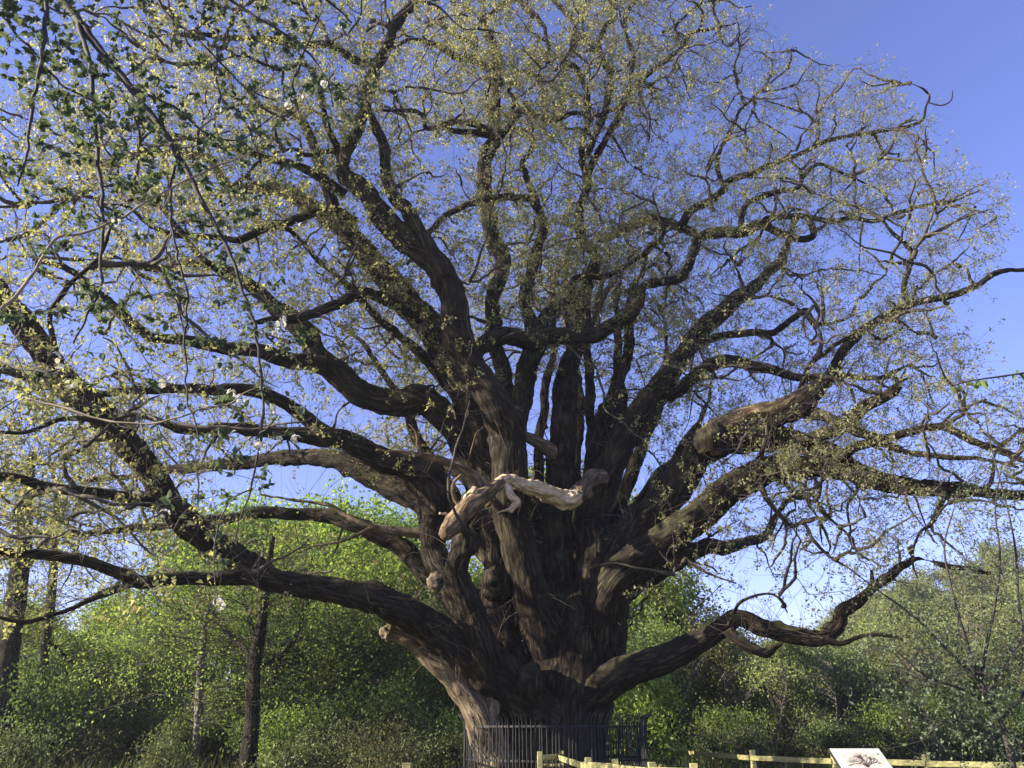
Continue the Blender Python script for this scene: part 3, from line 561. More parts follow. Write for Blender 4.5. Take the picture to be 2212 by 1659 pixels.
# thin places in the crown through which the low sun reaches the bleached branch, the foot and some stems
GAP = [at(x, y, Yd) for x, y, Yd in [(1230,1078,19.0),(1190,1066,18.5),(1153,1052,18.3),(1117,1041,18.1),(1043,1072,17.7),(994,1113,17.5),(965,1140,17.3),(920,1411,19.3),(970,1456,19.4),(1020,1512,19.5),(1060,1139,19.3),(1070,1250,19.4),(1190,1110,20.3),(1400,1110,19.6),(1600,950,18.2),(1500,1110,19.0),(1640,890,18)]]
def in_gap(p, rad):
    sv = np.array(sun_dir); m_ = np.zeros(len(p), bool)
    for g0 in GAP:
        v = p-g0; t_ = v@sv; dd_ = np.linalg.norm(v - t_[:, None]*sv, axis=1); m_ |= (t_ > 0.2) & (dd_ < rad)
    return m_
def targets(N, sigma, seed, thick=0.26):
    g = np.random.default_rng(seed); out = []
    w = np.where(SKR > thick, 0.03, np.where(SKR < 0.10, 1.0, 0.45)); w /= w.sum(); tot = 0
    while tot < N:
        k = g.choice(len(SKP), N, p=w)
        off = g.normal(size=(N, 3))*sigma*np.array([1, 1, 0.85]) + SKD[k]*0.5*sigma + np.array([0, 0, 0.28*sigma])
        p = SKP[k]+off; x, y = project(p)
        ok = np.linalg.norm(off, axis=1) > SKR[k]+0.55
        ok &= (p[:, 2] > 2.6) & (p[:, 1] > 7.0)
        for o in OPEN: ok &= ~inside(o, x, y)
        # bare inner crown around the stems
        core = ((x-1180)/230)**2 + ((y-1130)/330)**2 < 1
        ok &= ~(core & (g.random(N) < 0.93))
        ok &= ~(in_gap(p, 0.75) & (g.random(N) < 0.9))
        lowr = (x > 1480) & (y > 1080); ok &= ~(lowr & (g.random(N) < 0.45))
        out.append(p[ok]); tot += ok.sum()
    return np.vstack(out)[:N]
ok = SKR < 0.34
t1 = targets(1750, 1.5, 23, thick=0.3)
mp_, mr_, _ = grow(SKP[ok], SKD[ok], t1, 11, rng, 0.011, gnarl=0.038, power=0.5, turn=0.9)
tap = np.linspace(1, 0, 11)[None]; mr_ = np.minimum(0.036*(mr_[:, :1]/0.011)**0.8, 0.10)*tap**0.9*0.85 + 0.0085
fp_ = mp_[:, 2:].reshape(-1, 3); fd_ = norm(np.gradient(mp_, axis=1))[:, 2:].reshape(-1, 3)
for pth, rr_ in zip(mp_, mr_): SK_P.append(pth[3:]); SK_D.append(norm(np.gradient(pth, axis=0))[3:]); SK_R.append(rr_[3:])
GP = np.vstack([SKP[ok], fp_]); GD = np.vstack([SKD[ok], fd_])
SKP0, SKR0 = SKP, SKR
SKP = np.vstack(SK_P); SKD = np.vstack(SK_D); SKR = np.concatenate(SK_R)
tg = targets(10500, 0.85, 11, thick=0.2)
paths, PR, par = grow(GP, GD, tg, 7, rng, 0.0062, gnarl=0.06, power=0.40)
mb_o = link('boughs', mesh_np('boughs', *batch_tubes(mp_, mr_, 6), M['oak_bough']), oak)
tag(mb_o, 'crooked secondary boughs of the crown', kind='stuff')
nch = np.bincount(par[par >= 0], minlength=len(paths)); mp3 = in_gap(paths[:, 2], 0.65) | in_gap(paths[:, 4], 0.55) | in_gap(paths[:, 6], 0.55)
kp_ = ~((nch == 0) & mp3); paths = paths[kp_]; PR = PR[kp_]
thickp = PR[:, 0] > 0.02
b_o = link('branches', mesh_np('branches', *join([batch_tubes(paths[thickp], PR[thickp], 5), batch_tubes(paths[~thickp], PR[~thickp], 3)]), M['oak_twig']), oak)
tag(b_o, 'dense tangle of fine crooked branches', kind='stuff')
# twigs along the outer branches
h_ = rng.random(len(paths)) < 0.66
tips = np.vstack([paths[:, -1], paths[h_, -3]]); td = norm(np.vstack([paths[:, -1]-paths[:, -2], paths[h_, -3]-paths[h_, -4]]))
nper = 2
TP, TRd = twigs(tips, td, nper, rng, 0.50, 0.0048, spread=0.75, K=3)
# bare sprouts on the thick limbs
kk = rng.choice(np.where((SKR > 0.10) & (SKR < 0.8) & (SKP[:, 2] > 3.2))[0], 4000)
sd_ = norm(rand_dir(rng, len(kk)) + np.array([0, 0, 0.5])); bs = SKP[kk] + sd_*SKR[kk][:, None]*0.8
SPp, SPr = twigs(bs, sd_, 2, rng, 0.8, 0.006, spread=0.45, K=3)
t_o = link('twigs', mesh_np('twigs', *join([batch_tubes(TP, TRd, 3), batch_tubes(SPp, SPr, 3)]), M['oak_twig']), oak)
tag(t_o, 'fine grey-brown twigs through the crown', kind='stuff')
# leaves in small tufts at the twig ends
ends = TP[:, -1]; edir = norm(TP[:, -1]-TP[:, -2])
mids = TP[:, 1]*0.6+TP[:, 2]*0.4; keep = rng.random(len(ends)) < 0.92
E = np.vstack([ends[keep], mids[rng.random(len(mids)) < 0.55]]); ED = np.vstack([edir[keep], edir])[:len(E)]
cl = vnoise(E*0.75, 77)*0.65 + vnoise(E*2.0, 78)*0.35; kp = rng.random(len(E)) < np.clip((cl-0.22)*3.4, 0.10, 1); E = E[kp]; ED = ED[kp]
m = 10
C = np.repeat(E, m, 0) + rng.normal(size=(len(E)*m, 3))*0.05; A = np.repeat(ED, m, 0) + np.array([0, 0, -0.25])
Ls = rng.uniform(0.042, 0.092, len(C))*np.clip(1.0 - (C[:, 0]-2)*0.04, 0.7, 1.0)
V, F = leaf_quads(C, Ls, Ls*rng.uniform(0.6, 0.95, len(C)), rng, axis=A, spread=0.9)
V = V.reshape(-1, 4, 3)[:, [0, 1, 3]]; V[:, 1] += (V[:, 1]-V[:, 0])*0.55; V[:, 2] += (V[:, 2]-V[:, 0])*0.25
l_o = link('leaves', mesh_np('leaves', V.reshape(-1, 3), np.zeros((0, 4), int), M['oak_leaf'], smooth=False, tris=np.arange(len(C)*3).reshape(-1, 3)), oak)
tag(l_o, 'small yellow-green young leaves in tufts', kind='stuff')
print('oak leaves', len(C), 'paths', len(paths))

# ------------------------------------------------------------------ iron railing round the trunk
RC = np.array([tp[3][0]-0.02, 20.7]); RR = 2.15
rail_t = thing('iron_railing', 'black iron railing with outward curling bar tops encircling the oak trunk', 'railing', (RC[0], RC[1], 0))
def bar_mesh():
    pts = [(0, 0, 0), (0, 0, 0.9), (0, 0, 1.66), (0.012, 0, 1.77), (0.05, 0, 1.87), (0.11, 0, 1.93), (0.15, 0, 1.95)]
    P = catmull(np.array(pts), 14); R = np.full(14, 0.012); R[-3:] = (0.010, 0.008, 0.004)
    V, F, T, uv = tube(P, R, 6, cap=True)
    return mesh_np('bar', V, F, M['iron'], tris=T)
bm_ = bar_mesh(); nbar = 156
for k in range(nbar):
    a = 2*math.pi*k/nbar
    o = link('bar', bm_, rail_t, (RR*math.cos(a), RR*math.sin(a), 0)); o.rotation_euler = (rng.normal()*0.01, rng.normal()*0.012, a)
for z in (0.18, 1.0, 1.68):
    a = np.linspace(0, 2*math.pi, 97)[:-1]; V = []
    for dr, dz in ((-0.008, -0.022), (0.008, -0.022), (0.008, 0.022), (-0.008, 0.022)):
        V.append(np.stack([(RR-0.02+dr)*np.cos(a), (RR-0.02+dr)*np.sin(a), np.full(96, z+dz)], 1))
    V = np.stack(V, 1).reshape(-1, 3); i = np.arange(96)[:, None]*4; i2 = ((np.arange(96)+1) % 96)[:, None]*4; j = np.arange(4)[None]; j2 = (j+1) % 4
    link('hoop_rail', mesh_np('hoop_rail', V, np.stack([i+j, i2+j, i2+j2, i+j2], -1).reshape(-1, 4), M['iron'], smooth=False), rail_t)

# ------------------------------------------------------------------ timber fences
def box_mesh(name, sx, sy, sz, mat, bev=0.006):
    me = bpy.data.meshes.new(name); import bmesh
    bm = bmesh.new(); bmesh.ops.create_cube(bm, size=1)
    for v in bm.verts: v.co = Vector((v.co.x*sx, v.co.y*sy, v.co.z*sz))
    bmesh.ops.bevel(bm, geom=bm.edges[:], offset=bev, segments=1, affect='EDGES'); bm.to_mesh(me); bm.free(); me.materials.append(mat)
    return me
SRC = 2212/3264
def fence(name, label, posts, height=1.2, rails=(1.04, 0.62, 0.24), side=0.07):
    p = [at_z(q[0]*SRC, q[1]*SRC, height) if len(q) == 2 else at(q[0]*SRC, q[1]*SRC, q[2]) for q in posts]
    t = thing(name, label, 'fence', (p[0][0], p[0][1], 0))
    base = np.array([p[0][0], p[0][1], 0])
    pm = box_mesh('post', 0.10, 0.10, height+0.3, M['timber'])
    for i, q in enumerate(p):
        o = link('post', pm, t, (q[0]-base[0], q[1]-base[1], (height-0.3)/2)); o.rotation_euler = (rng.normal()*0.012, rng.normal()*0.012, rng.uniform(-0.2, 0.2))
    for a, b in zip(p[:-1], p[1:]):
        v = b-a; L = math.hypot(v[0], v[1]); ang = math.atan2(v[1], v[0]); nrm = np.array([math.sin(ang), -math.cos(ang)])*side
        for z in rails:
            rm_ = box_mesh('rail', L-0.02, 0.04, 0.10, M['timber'], 0.005)
            o = link('rail', rm_, t, ((a[0]+b[0])/2-base[0]+nrm[0], (a[1]+b[1])/2-base[1]+nrm[1], z+rng.normal()*0.008)); o.rotation_euler = (0, 0, ang)
    return t, p
f1, fp1 = fence('post_and_rail_fence', 'pale new timber fence running from the iron railing towards the meadow', [(1720,2376,18.1),(1788,2393),(1873,2414),(1964,2419),(2079,2429),(2211,2433)], rails=(1.085, 0.66, 0.26))
st = fp1[1]; o = link('step_board', box_mesh('step_board', 0.46, 0.22, 0.05, M['timber']), f1, (st[0]-fp1[0][0]-0.26, st[1]-fp1[0][1], 0.92))
f2, fp2 = fence('post_and_rail_fence', 'pale timber fence crossing in front of the scrub behind the tilted sign', [(1975,2369),(2181,2378),(2397,2391),(2657,2399),(2950,2404),(3330,2409)])
lp = at_z(1297*SRC, 2435*SRC, 1.2)
pt = thing('fence_post', 'lone pale timber post standing apart before the dark left scrub', 'post', (lp[0], lp[1], 0))
link('post_shaft', box_mesh('post_shaft', 0.11, 0.11, 1.5, M['timber']), pt, (0, 0, 0.45)); link('post_cap', box_mesh('post_cap', 0.118, 0.118, 0.012, M['timber'], 0.003), pt, (0, 0, 1.206))

# ------------------------------------------------------------------ information sign on its stand
sa = at(2645*SRC, 2388*SRC, 9.6); sb = at(2800*SRC, 2388*SRC, 9.6)
W_ = sb[0]-sa[0]; cx = (sa[0]+sb[0])/2
sg = thing('information_sign', 'tilted lectern sign printed with an oval picture of the oak', 'sign', (cx, 9.6, 0))
M['panel'] = plain_mat('panel', (0.50, 0.52, 0.44), rough=0.35, var=0.06, scale=5)
M['print_oval'] = plain_mat('print_oval', (0.50, 0.45, 0.38), rough=0.4, var=0.35, scale=22)
M['print_dark'] = plain_mat('print_dark', (0.10, 0.075, 0.06), rough=0.4, var=0.3, scale=30)
M['print_green'] = plain_mat('print_green', (0.16, 0.30, 0.20), rough=0.4, var=0.2, scale=10)
M['sign_frame'] = plain_mat('sign_frame', (0.02, 0.02, 0.022), rough=0.5, var=0.3)
tilt = math.radians(33); Dp = 0.46
board = link('panel', box_mesh('panel', W_, Dp, 0.02, M['panel'], 0.002), sg, (0, -Dp/2*math.cos(tilt), sa[2]-Dp/2*math.sin(tilt))); board.rotation_euler = (tilt, 0, 0)
fr = link('frame', box_mesh('frame', W_+0.03, Dp+0.03, 0.03, M['sign_frame'], 0.004), sg, (0, -Dp/2*math.cos(tilt)+0.012*math.sin(tilt), sa[2]-Dp/2*math.sin(tilt)-0.014)); fr.rotation_euler = (tilt, 0, 0)
a = np.linspace(0, 2*math.pi, 49)[:-1]
V = np.vstack([[(0, 0, 0)], np.stack([0.215*np.cos(a), 0.145*np.sin(a), 0*a], 1)]); T = np.stack([np.zeros(48, int), 1+np.arange(48), 1+(np.arange(48)+1) % 48], 1)
ov = link('printed_oval', mesh_np('printed_oval', V, np.zeros((0, 4), int), M['print_oval'], tris=T), board, (0.01, 0.03, 0.0115))
pv, pf = [], []
def stroke(p, ang, L, w, depth):
    q = p + np.array([math.cos(ang), math.sin(ang)])*L; nn = np.array([-math.sin(ang), math.cos(ang)])*w
    k = len(pv)*4; pv.append([(*(p-nn), 0), (*(p+nn), 0), (*(q+nn*0.55), 0), (*(q-nn*0.55), 0)]); pf.append([k, k+1, k+2, k+3])
    if depth:
        for _ in range(3): stroke(q, ang+rng.uniform(-0.75, 0.75), L*rng.uniform(0.55, 0.85), w*0.5, depth-1)
for k in range(7): stroke(np.array([0.005*(k-3), -0.115]), math.pi/2+(k-3)*0.3, 0.085, 0.009, 3)
link('printed_tree', mesh_np('printed_tree', np.array(pv).reshape(-1, 3), np.array(pf), M['print_dark'], smooth=False), board, (0.01, 0.02, 0.0135))
gb = link('printed_band', box_mesh('printed_band', W_*0.96, 0.05, 0.002, M['print_green'], 0.0005), board, (0, -Dp/2+0.06, 0.0105))
for sx in (-1, 1): link('leg', box_mesh('leg', 0.06, 0.06, 1.16, M['sign_frame']), sg, (sx*W_*0.36, -0.17, 0.56))

# ------------------------------------------------------------------ woodland trees and shrubs
def make_tree(name, label, cat, seed, H, trunk_r, lean, blobs, n_t, leaf_n, leaf_L, mat_leaf, mat_bark, clump=0.45, fork=None, group=None, r0=0.008, extra_stems=0, twig_only=0.0):
    g = np.random.default_rng(seed); t = thing(name, label, cat, group=group)
    stems = []
    def stem(p, d, L, r, wob=0.13):
        pts = [p]
        for k in range(9):
            d = norm(d + g.normal(size=3)*wob*np.array([1, 1, 0.4])); p = p + d*L/9; pts.append(p)
        return np.array(pts), np.linspace(r, r*0.25, 10)
    P, R = stem(np.array([0, 0, -0.3]), norm(np.array([lean[0], lean[1], 1.0])), H*0.8, trunk_r)
    stems.append((P, R))
    nf = fork if fork is not None else 4
    for k in range(nf):
        i = int(g.integers(3, 8)); a = g.uniform(0, 6.28)
        stems.append(stem(P[i], norm(np.array([math.cos(a)*0.8, math.sin(a)*0.8, 0.8])), H*0.42, R[i]*0.6, 0.2))
    for k in range(extra_stems):
        a = g.uniform(0, 6.28); stems.append(stem(np.array([0.15*math.cos(a), 0.15*math.sin(a), -0.2]), norm(np.array([math.cos(a)*0.45, math.sin(a)*0.45, 1])), H*g.uniform(0.5, 0.85), trunk_r*g.uniform(0.5, 0.9)))
    tm = []
    sp, sd = [], []
    for k, (P, R) in enumerate(stems):
        S = catmull(np.hstack([P, R[:, None]]), 26); V, F, T, uv = tube(S[:, :3], S[:, 3], 9, amp=0.012 if trunk_r > 0.1 else 0, lump=0.1, seed=seed+k, cap=False)
        tm.append((V, F)); sp.append(S[6:, :3]); sd.append(norm(np.gradient(S[:, :3], axis=0))[6:])
    V, F = tm[0]; link('trunk', mesh_np('trunk', V, F, M[mat_bark]), t)
    tgt = []
    for (c, r, wgt) in blobs:
        k = int(n_t*wgt); d = rand_dir(g, k)*(g.random((k, 1))**0.45); tgt.append(np.array(c) + d*np.array(r))
    tgt = np.vstack(tgt); tgt = tgt[tgt[:, 2] > 0.25]
    paths, PR_, _ = grow(np.vstack(sp), np.vstack(sd), tgt, 6, g, r0, gnarl=0.05)
    TW, TWr = twigs(paths[:, -1], norm(paths[:, -1]-paths[:, -2]), 3, g, clump*1.5, r0*0.7, spread=0.8, K=3)
    link('branches', mesh_np('branches', *join(tm[1:] + [batch_tubes(paths, PR_, 4), batch_tubes(TW, TWr, 3)]), M[mat_bark]), t)['kind'] = 'stuff'
    src = np.vstack([paths[:, -1], paths[:, -2], TW[:, -1], TW[:, 1], TW[:, -1]])
    k = g.choice(len(src), leaf_n); C = src[k] + g.normal(size=(leaf_n, 3))*clump*0.42
    Ls = leaf_L*g.uniform(0.6, 1.3, leaf_n)
    V, F = leaf_quads(C, Ls, Ls*0.62, g, axis=np.tile([0, 0, -0.35], (leaf_n, 1)), spread=1.0)
    link('crown', mesh_np('crown', V, F, M[mat_leaf], smooth=False), t)['kind'] = 'stuff'
    return t
def put(proto, first, x, y, s, rz, label=None, dz=0.0):
    o = proto if first else copy_tree(proto)
    o.location = (x, y, float(ground_h(np.array([x]), np.array([y]))[0]) + dz); o.scale = (s, s, s*rng.uniform(0.92, 1.08)); o.rotation_euler = (0, 0, rz)
    if label: o['label'] = label
    return o
def crown_blobs(seed, H, rx, n, z0=0.35):
    g = np.random.default_rng(seed); b = []
    for k in range(n):
        a = g.uniform(0, 6.28); rr = rx*g.uniform(0.15, 0.75); z = H*g.uniform(z0, 0.88)
        s = rx*g.uniform(0.35, 0.6); b.append(((rr*math.cos(a), rr*math.sin(a), z), (s, s, s*0.75), 1.0/n))
    return b
def px_x(px, Yd, py=1500): return at(px, py, Yd)[0]

G_W = 'woodland trees behind the oak'
treeA = make_tree('woodland_tree', 'fresh green broadleaf tree in the sunlit wood', 'tree', 41, 12, 0.22, (0.03, 0.02), crown_blobs(41, 12, 4.2, 12, 0.25), 340, 15000, 0.21, 'green_leaf', 'grey_bark', clump=0.55, group=G_W)
treeB = make_tree('woodland_tree', 'fresh green broadleaf tree in the sunlit wood', 'tree', 42, 10.5, 0.19, (-0.04, 0.03), crown_blobs(42, 10.5, 3.8, 11, 0.22), 320, 14000, 0.20, 'green_leaf', 'grey_bark', clump=0.5, group=G_W)
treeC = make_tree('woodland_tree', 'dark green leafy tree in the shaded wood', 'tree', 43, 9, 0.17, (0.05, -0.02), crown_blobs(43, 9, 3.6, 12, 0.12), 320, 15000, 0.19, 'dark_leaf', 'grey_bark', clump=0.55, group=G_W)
treeD = make_tree('hillside_tree', 'olive leafed tree on the wooded hillside', 'tree', 44, 8.5, 0.14, (0.03, 0.03), crown_blobs(44, 8.5, 3.0, 10, 0.2), 280, 9000, 0.24, 'olive_leaf', 'pale_bark', clump=0.6, group='trees on the hillside')
treeE = make_tree('hillside_tree', 'russet brown budding tree on the wooded hillside', 'tree', 45, 8.0, 0.12, (-0.03, 0.03), crown_blobs(45, 8, 2.6, 10, 0.2), 280, 5000, 0.17, 'russet_leaf', 'pale_bark', clump=0.55, group='trees on the hillside')
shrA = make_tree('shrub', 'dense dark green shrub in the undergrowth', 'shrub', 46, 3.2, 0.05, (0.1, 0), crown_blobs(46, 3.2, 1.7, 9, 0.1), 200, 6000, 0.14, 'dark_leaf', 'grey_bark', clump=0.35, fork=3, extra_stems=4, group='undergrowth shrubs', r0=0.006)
shrB = make_tree('shrub', 'lighter green shrub in the undergrowth', 'shrub', 47, 2.8, 0.045, (-0.1, 0.05), crown_blobs(47, 2.8, 1.6, 9, 0.1), 200, 5200, 0.13, 'green_leaf', 'grey_bark', clump=0.35, fork=3, extra_stems=5, group='undergrowth shrubs', r0=0.006)
shrC = make_tree('thicket_bush', 'tall pale stemmed olive thicket bush beyond the timber fence', 'bush', 48, 4.6, 0.035, (0.02, 0.02), crown_blobs(48, 4.6, 1.5, 9, 0.25), 240, 5000, 0.11, 'olive_leaf', 'pale_bark', clump=0.35, fork=2, extra_stems=8, group='thicket beyond the fence', r0=0.006)
shrD = make_tree('bramble_bush', 'tangled brown-green bramble bush low in the scrub', 'bush', 49, 1.7, 0.025, (0.2, 0.1), crown_blobs(49, 1.7, 1.2, 8, 0.1), 200, 2600, 0.10, 'scrub_leaf', 'grey_bark', clump=0.3, fork=2, extra_stems=9, group='brambles in the scrub', r0=0.005)

used = {}
BASE = {}
def place(proto, px, Yd, s, label=None):
    f = proto not in used; used[proto] = 1
    BASE.setdefault(proto, proto['label'])
    if label is None:
        b = BASE[proto]; size = 'small' if s < 0.82 else ('tall' if s > 1.08 else 'mid-sized'); n_ = proto.name.split('.')[0]
        if n_ == 'hillside_tree' or (n_ == 'woodland_tree' and px > 1480):
            spot = 'where the hill begins' if Yd < 62 else 'on the lower slope of the hill' if Yd < 82 else 'midway up the hill' if Yd < 106 else 'near the top of the hill'
            k_ = {treeD: 'olive leafed tree', treeE: 'russet brown budding tree', treeC: 'dark green tree', treeB: 'fresh green tree', treeA: 'fresh green tree'}[proto]
            label = size + ' ' + k_ + ' ' + spot + (' behind the sign' if 1740 < px < 1960 else ' behind the sapling' if px >= 1960 else ' beyond the fence')
        elif n_ == 'woodland_tree':
            k_ = 'dark green tree' if proto is treeC else 'bushy green tree' if proto is treeB else 'rounded green tree'
            spot = 'beside the tall dark edge trunk' if px < 160 else 'near the slim pale trunk' if px < 490 else 'behind the forked trunk' if px < 680 else 'behind the broken low limb' if px < 1000 else 'right behind the oak trunk' if px < 1320 else 'past the oak trunk'
            label = size + ' ' + k_ + ' ' + spot + (', further in' if Yd > 43 else ', front row' if Yd < 37 else '')
        else:
            k_ = {shrA: 'dense dark green shrub', shrB: 'lighter green shrub', shrC: 'pale stemmed olive thicket bush', shrD: 'tangled brown-green bramble'}[proto]
            spot = 'below the tall dark edge trunk' if px < 230 else 'around the slim pale trunk' if px < 490 else 'around the forked trunk' if px < 680 else 'under the broken low limb' if px < 1000 else 'close by the iron railing' if px < 1480 else 'behind the timber fence' if px < 1780 else 'behind the tilted sign' if px < 1960 else 'under the slender young tree'
            label = size + ' ' + k_ + ' ' + spot + (', front row' if Yd < 23 else ', second row' if Yd < 29 else ', deeper in' if Yd > 40 else '')
    return put(proto, f, px_x(px, Yd), Yd, s, rng.uniform(0, 6.28), label)
# the wood on the left
for px, Yd, s, pr in [(40,36,0.7,treeB),(180,32,0.62,treeC),(250,44,0.72,treeA),(330,38,0.68,treeB),(430,46,1.18,treeA),(480,36,0.95,treeB),(560,42,1.2,treeA),(640,47,1.25,treeA),(700,40,1.22,treeB),(770,36,0.93,treeA),(820,33,0.88,treeB),(610,33,0.72,treeC),(760,30,0.7,treeC),(880,38,0.85,treeC),(930,44,0.9,treeB),(-60,48,0.75,treeA),(120,52,0.8,treeC),(350,55,0.85,treeC),(700,56,1.2,treeC),(900,58,1.1,treeC),(500,52,1.15,treeB),(240,34,0.62,treeB)]:
    place(pr, px, Yd, s)
# behind the oak and to its right
for px, Yd, s, pr in [(1190,42,1.3,treeB),(1250,50,1.4,treeA),(970,46,1.15,treeB),(1020,48,0.95,treeC),(1130,52,1.0,treeB),(1260,46,0.95,treeA),(1360,40,1.0,treeC),(1420,38,0.9,treeB),(1480,44,0.8,treeC),(1340,34,0.62,treeC),(1560,58,0.8,treeC)]:
    place(pr, px, Yd, s)
for px, Yd, s in [(1520,50,1.1),(1590,56,0.95)]: place(treeE, px, Yd, s, 'grey-brown barely leafed tree beside the oak trunk')
# hillside
gh = np.random.default_rng(99)
for k in range(95):
    Yd = gh.uniform(55, 135); px = gh.uniform(1480, 2420)
    place([treeD, treeE, treeD, treeC, treeD][int(gh.integers(0, 5))], px, Yd, gh.uniform(0.7, 1.15))
for k in range(34):
    Yd = gh.uniform(32, 52); px = gh.uniform(1500, 2350); place(shrC, px, Yd, gh.uniform(0.85, 1.35))
# undergrowth
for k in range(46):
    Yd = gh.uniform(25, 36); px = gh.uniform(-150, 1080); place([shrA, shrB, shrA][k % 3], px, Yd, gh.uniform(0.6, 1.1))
for k in range(26):
    Yd = gh.uniform(29, 39); px = gh.uniform(1340, 2350); place([shrA, shrD, shrB][k % 3], px, Yd, gh.uniform(0.5, 0.95))
for k in range(40):
    Yd = gh.uniform(19, 27) if k % 3 == 0 else gh.uniform(26, 33); px = gh.uniform(-100, 1000) if k % 3 == 0 else gh.uniform(1500, 2350); place(shrD, px, Yd, gh.uniform(0.6, 0.95))
place(shrB, 1370, 25, 1.05, 'bright green leafy shrub growing behind the iron railing')

# named trunks of the wood, left
def trunk_tree(name, label, wp, Yd, limbs=(), mat='grey_bark', leaf='green_leaf', nleaf=9000, seed=0):
    a = np.array(wp, float); P = np.array([at(x, y, Yd) for x, y, r in a]); R = np.array([r*scale_at(x, y, Yd) for x, y, r in a])
    t = thing(name, label, 'tree', (P[0][0], P[0][1], 0)); off = np.array([P[0][0], P[0][1], 0]); g = np.random.default_rng(seed)
    P = np.vstack([[P[0][0], P[0][1], -0.2], P]); R = np.concatenate([[R[0]*1.25], R])
    S = catmull(np.hstack([P-off, R[:, None]]), 70)
    V, F, T, uv = tube(S[:, :3], S[:, 3], 18, amp=0.02, lump=0.12, seed=seed); link('trunk', mesh_np('trunk', V, F, M[mat], tris=T), t)
    sp = [S[25:, :3]]; sd = [norm(np.gradient(S[:, :3], axis=0))[25:]]
    for w in limbs:
        b = np.array(w, float); Q_ = np.array([at(x, y, Yd + 0.4*i_) for i_, (x, y, r) in enumerate(b)])-off; q = np.array([r*scale_at(x, y, Yd) for x, y, r in b])
        S2 = catmull(np.hstack([Q_, q[:, None]]), 30); V, F, T, uv = tube(S2[:, :3], S2[:, 3], 8, amp=0.006, lump=0.12, seed=seed+5); link('limb', mesh_np('limb', V, F, M[mat], tris=T), t)
        sp.append(S2[4:, :3]); sd.append(norm(np.gradient(S2[:, :3], axis=0))[4:])
    sp = np.vstack(sp); sd = np.vstack(sd)
    k = g.choice(len(sp), 260); tg_ = sp[k] + g.normal(size=(260, 3))*np.array([1.5, 1.5, 1.1]) + np.array([0, 0, 0.5]); tg_ = tg_[tg_[:, 2] > 1.5]
    pa, pr, _ = grow(sp, sd, tg_, 6, g, 0.007)
    TW, TWr = twigs(pa[:, -1], norm(pa[:, -1]-pa[:, -2]), 3, g, 0.6, 0.005, K=3)
    link('branches', mesh_np('branches', *join([batch_tubes(pa, pr, 4), batch_tubes(TW, TWr, 3)]), M[mat]), t)['kind'] = 'stuff'
    src = np.vstack([TW[:, -1], TW[:, 2], pa[:, -1]]); k = g.choice(len(src), nleaf); C = src[k] + g.normal(size=(nleaf, 3))*0.18
    Ls = 0.09*g.uniform(0.6, 1.3, nleaf); V, F = leaf_quads(C, Ls, Ls*0.62, g)
    link('crown', mesh_np('crown', V, F, M[leaf], smooth=False), t)['kind'] = 'stuff'
trunk_tree('woodland_tree', 'tall dark trunked tree at the left edge of the wood', [(2,1590,24),(10,1480,23),(22,1380,22),(38,1270,20),(50,1180,17),(56,1080,13),(70,980,8)], 26, [[(44,1240,8),(110,1150,7),(120,1060,5),(105,980,3)]], nleaf=4500, seed=61)
trunk_tree('woodland_tree', 'slim dark tree leaning beside the tall left trunk', [(84,1560,10),(92,1450,10),(104,1340,10),(115,1240,9),(118,1130,7),(130,1040,4)], 29, [[(100,1380,4),(170,1440,3),(240,1480,2)]], nleaf=3500, seed=62)
trunk_tree('woodland_tree', 'forked dark trunk standing in the green wood below the low limb', [(543,1580,17),(546,1500,15),(550,1430,14),(562,1370,12),(570,1310,10),(578,1240,8),(590,1160,5)], 23.5, [[(548,1470,8),(532,1410,7),(505,1380,6),(470,1340,4),(450,1300,3)],[(556,1400,7),(540,1340,5),(525,1290,3)],[(560,1440,5),(600,1420,5),(640,1380,3)]], nleaf=2500, seed=63)
trunk_tree('woodland_tree', 'slim pale-sided trunk lit beside the forked tree', [(425,1600,9),(430,1530,9),(432,1460,8),(438,1390,7),(450,1310,5)], 26, [[(436,1420,4),(415,1380,3),(400,1340,2)]], mat='pale_bark', nleaf=5000, seed=64)
trunk_tree('woodland_tree', 'thin twisted tree in the dark wood right of the forked trunk', [(590,1480,8),(600,1430,8),(640,1370,6),(655,1320,5),(665,1260,3)], 30, [[(640,1370,4),(670,1400,3),(700,1380,2)]], nleaf=3500, seed=65)

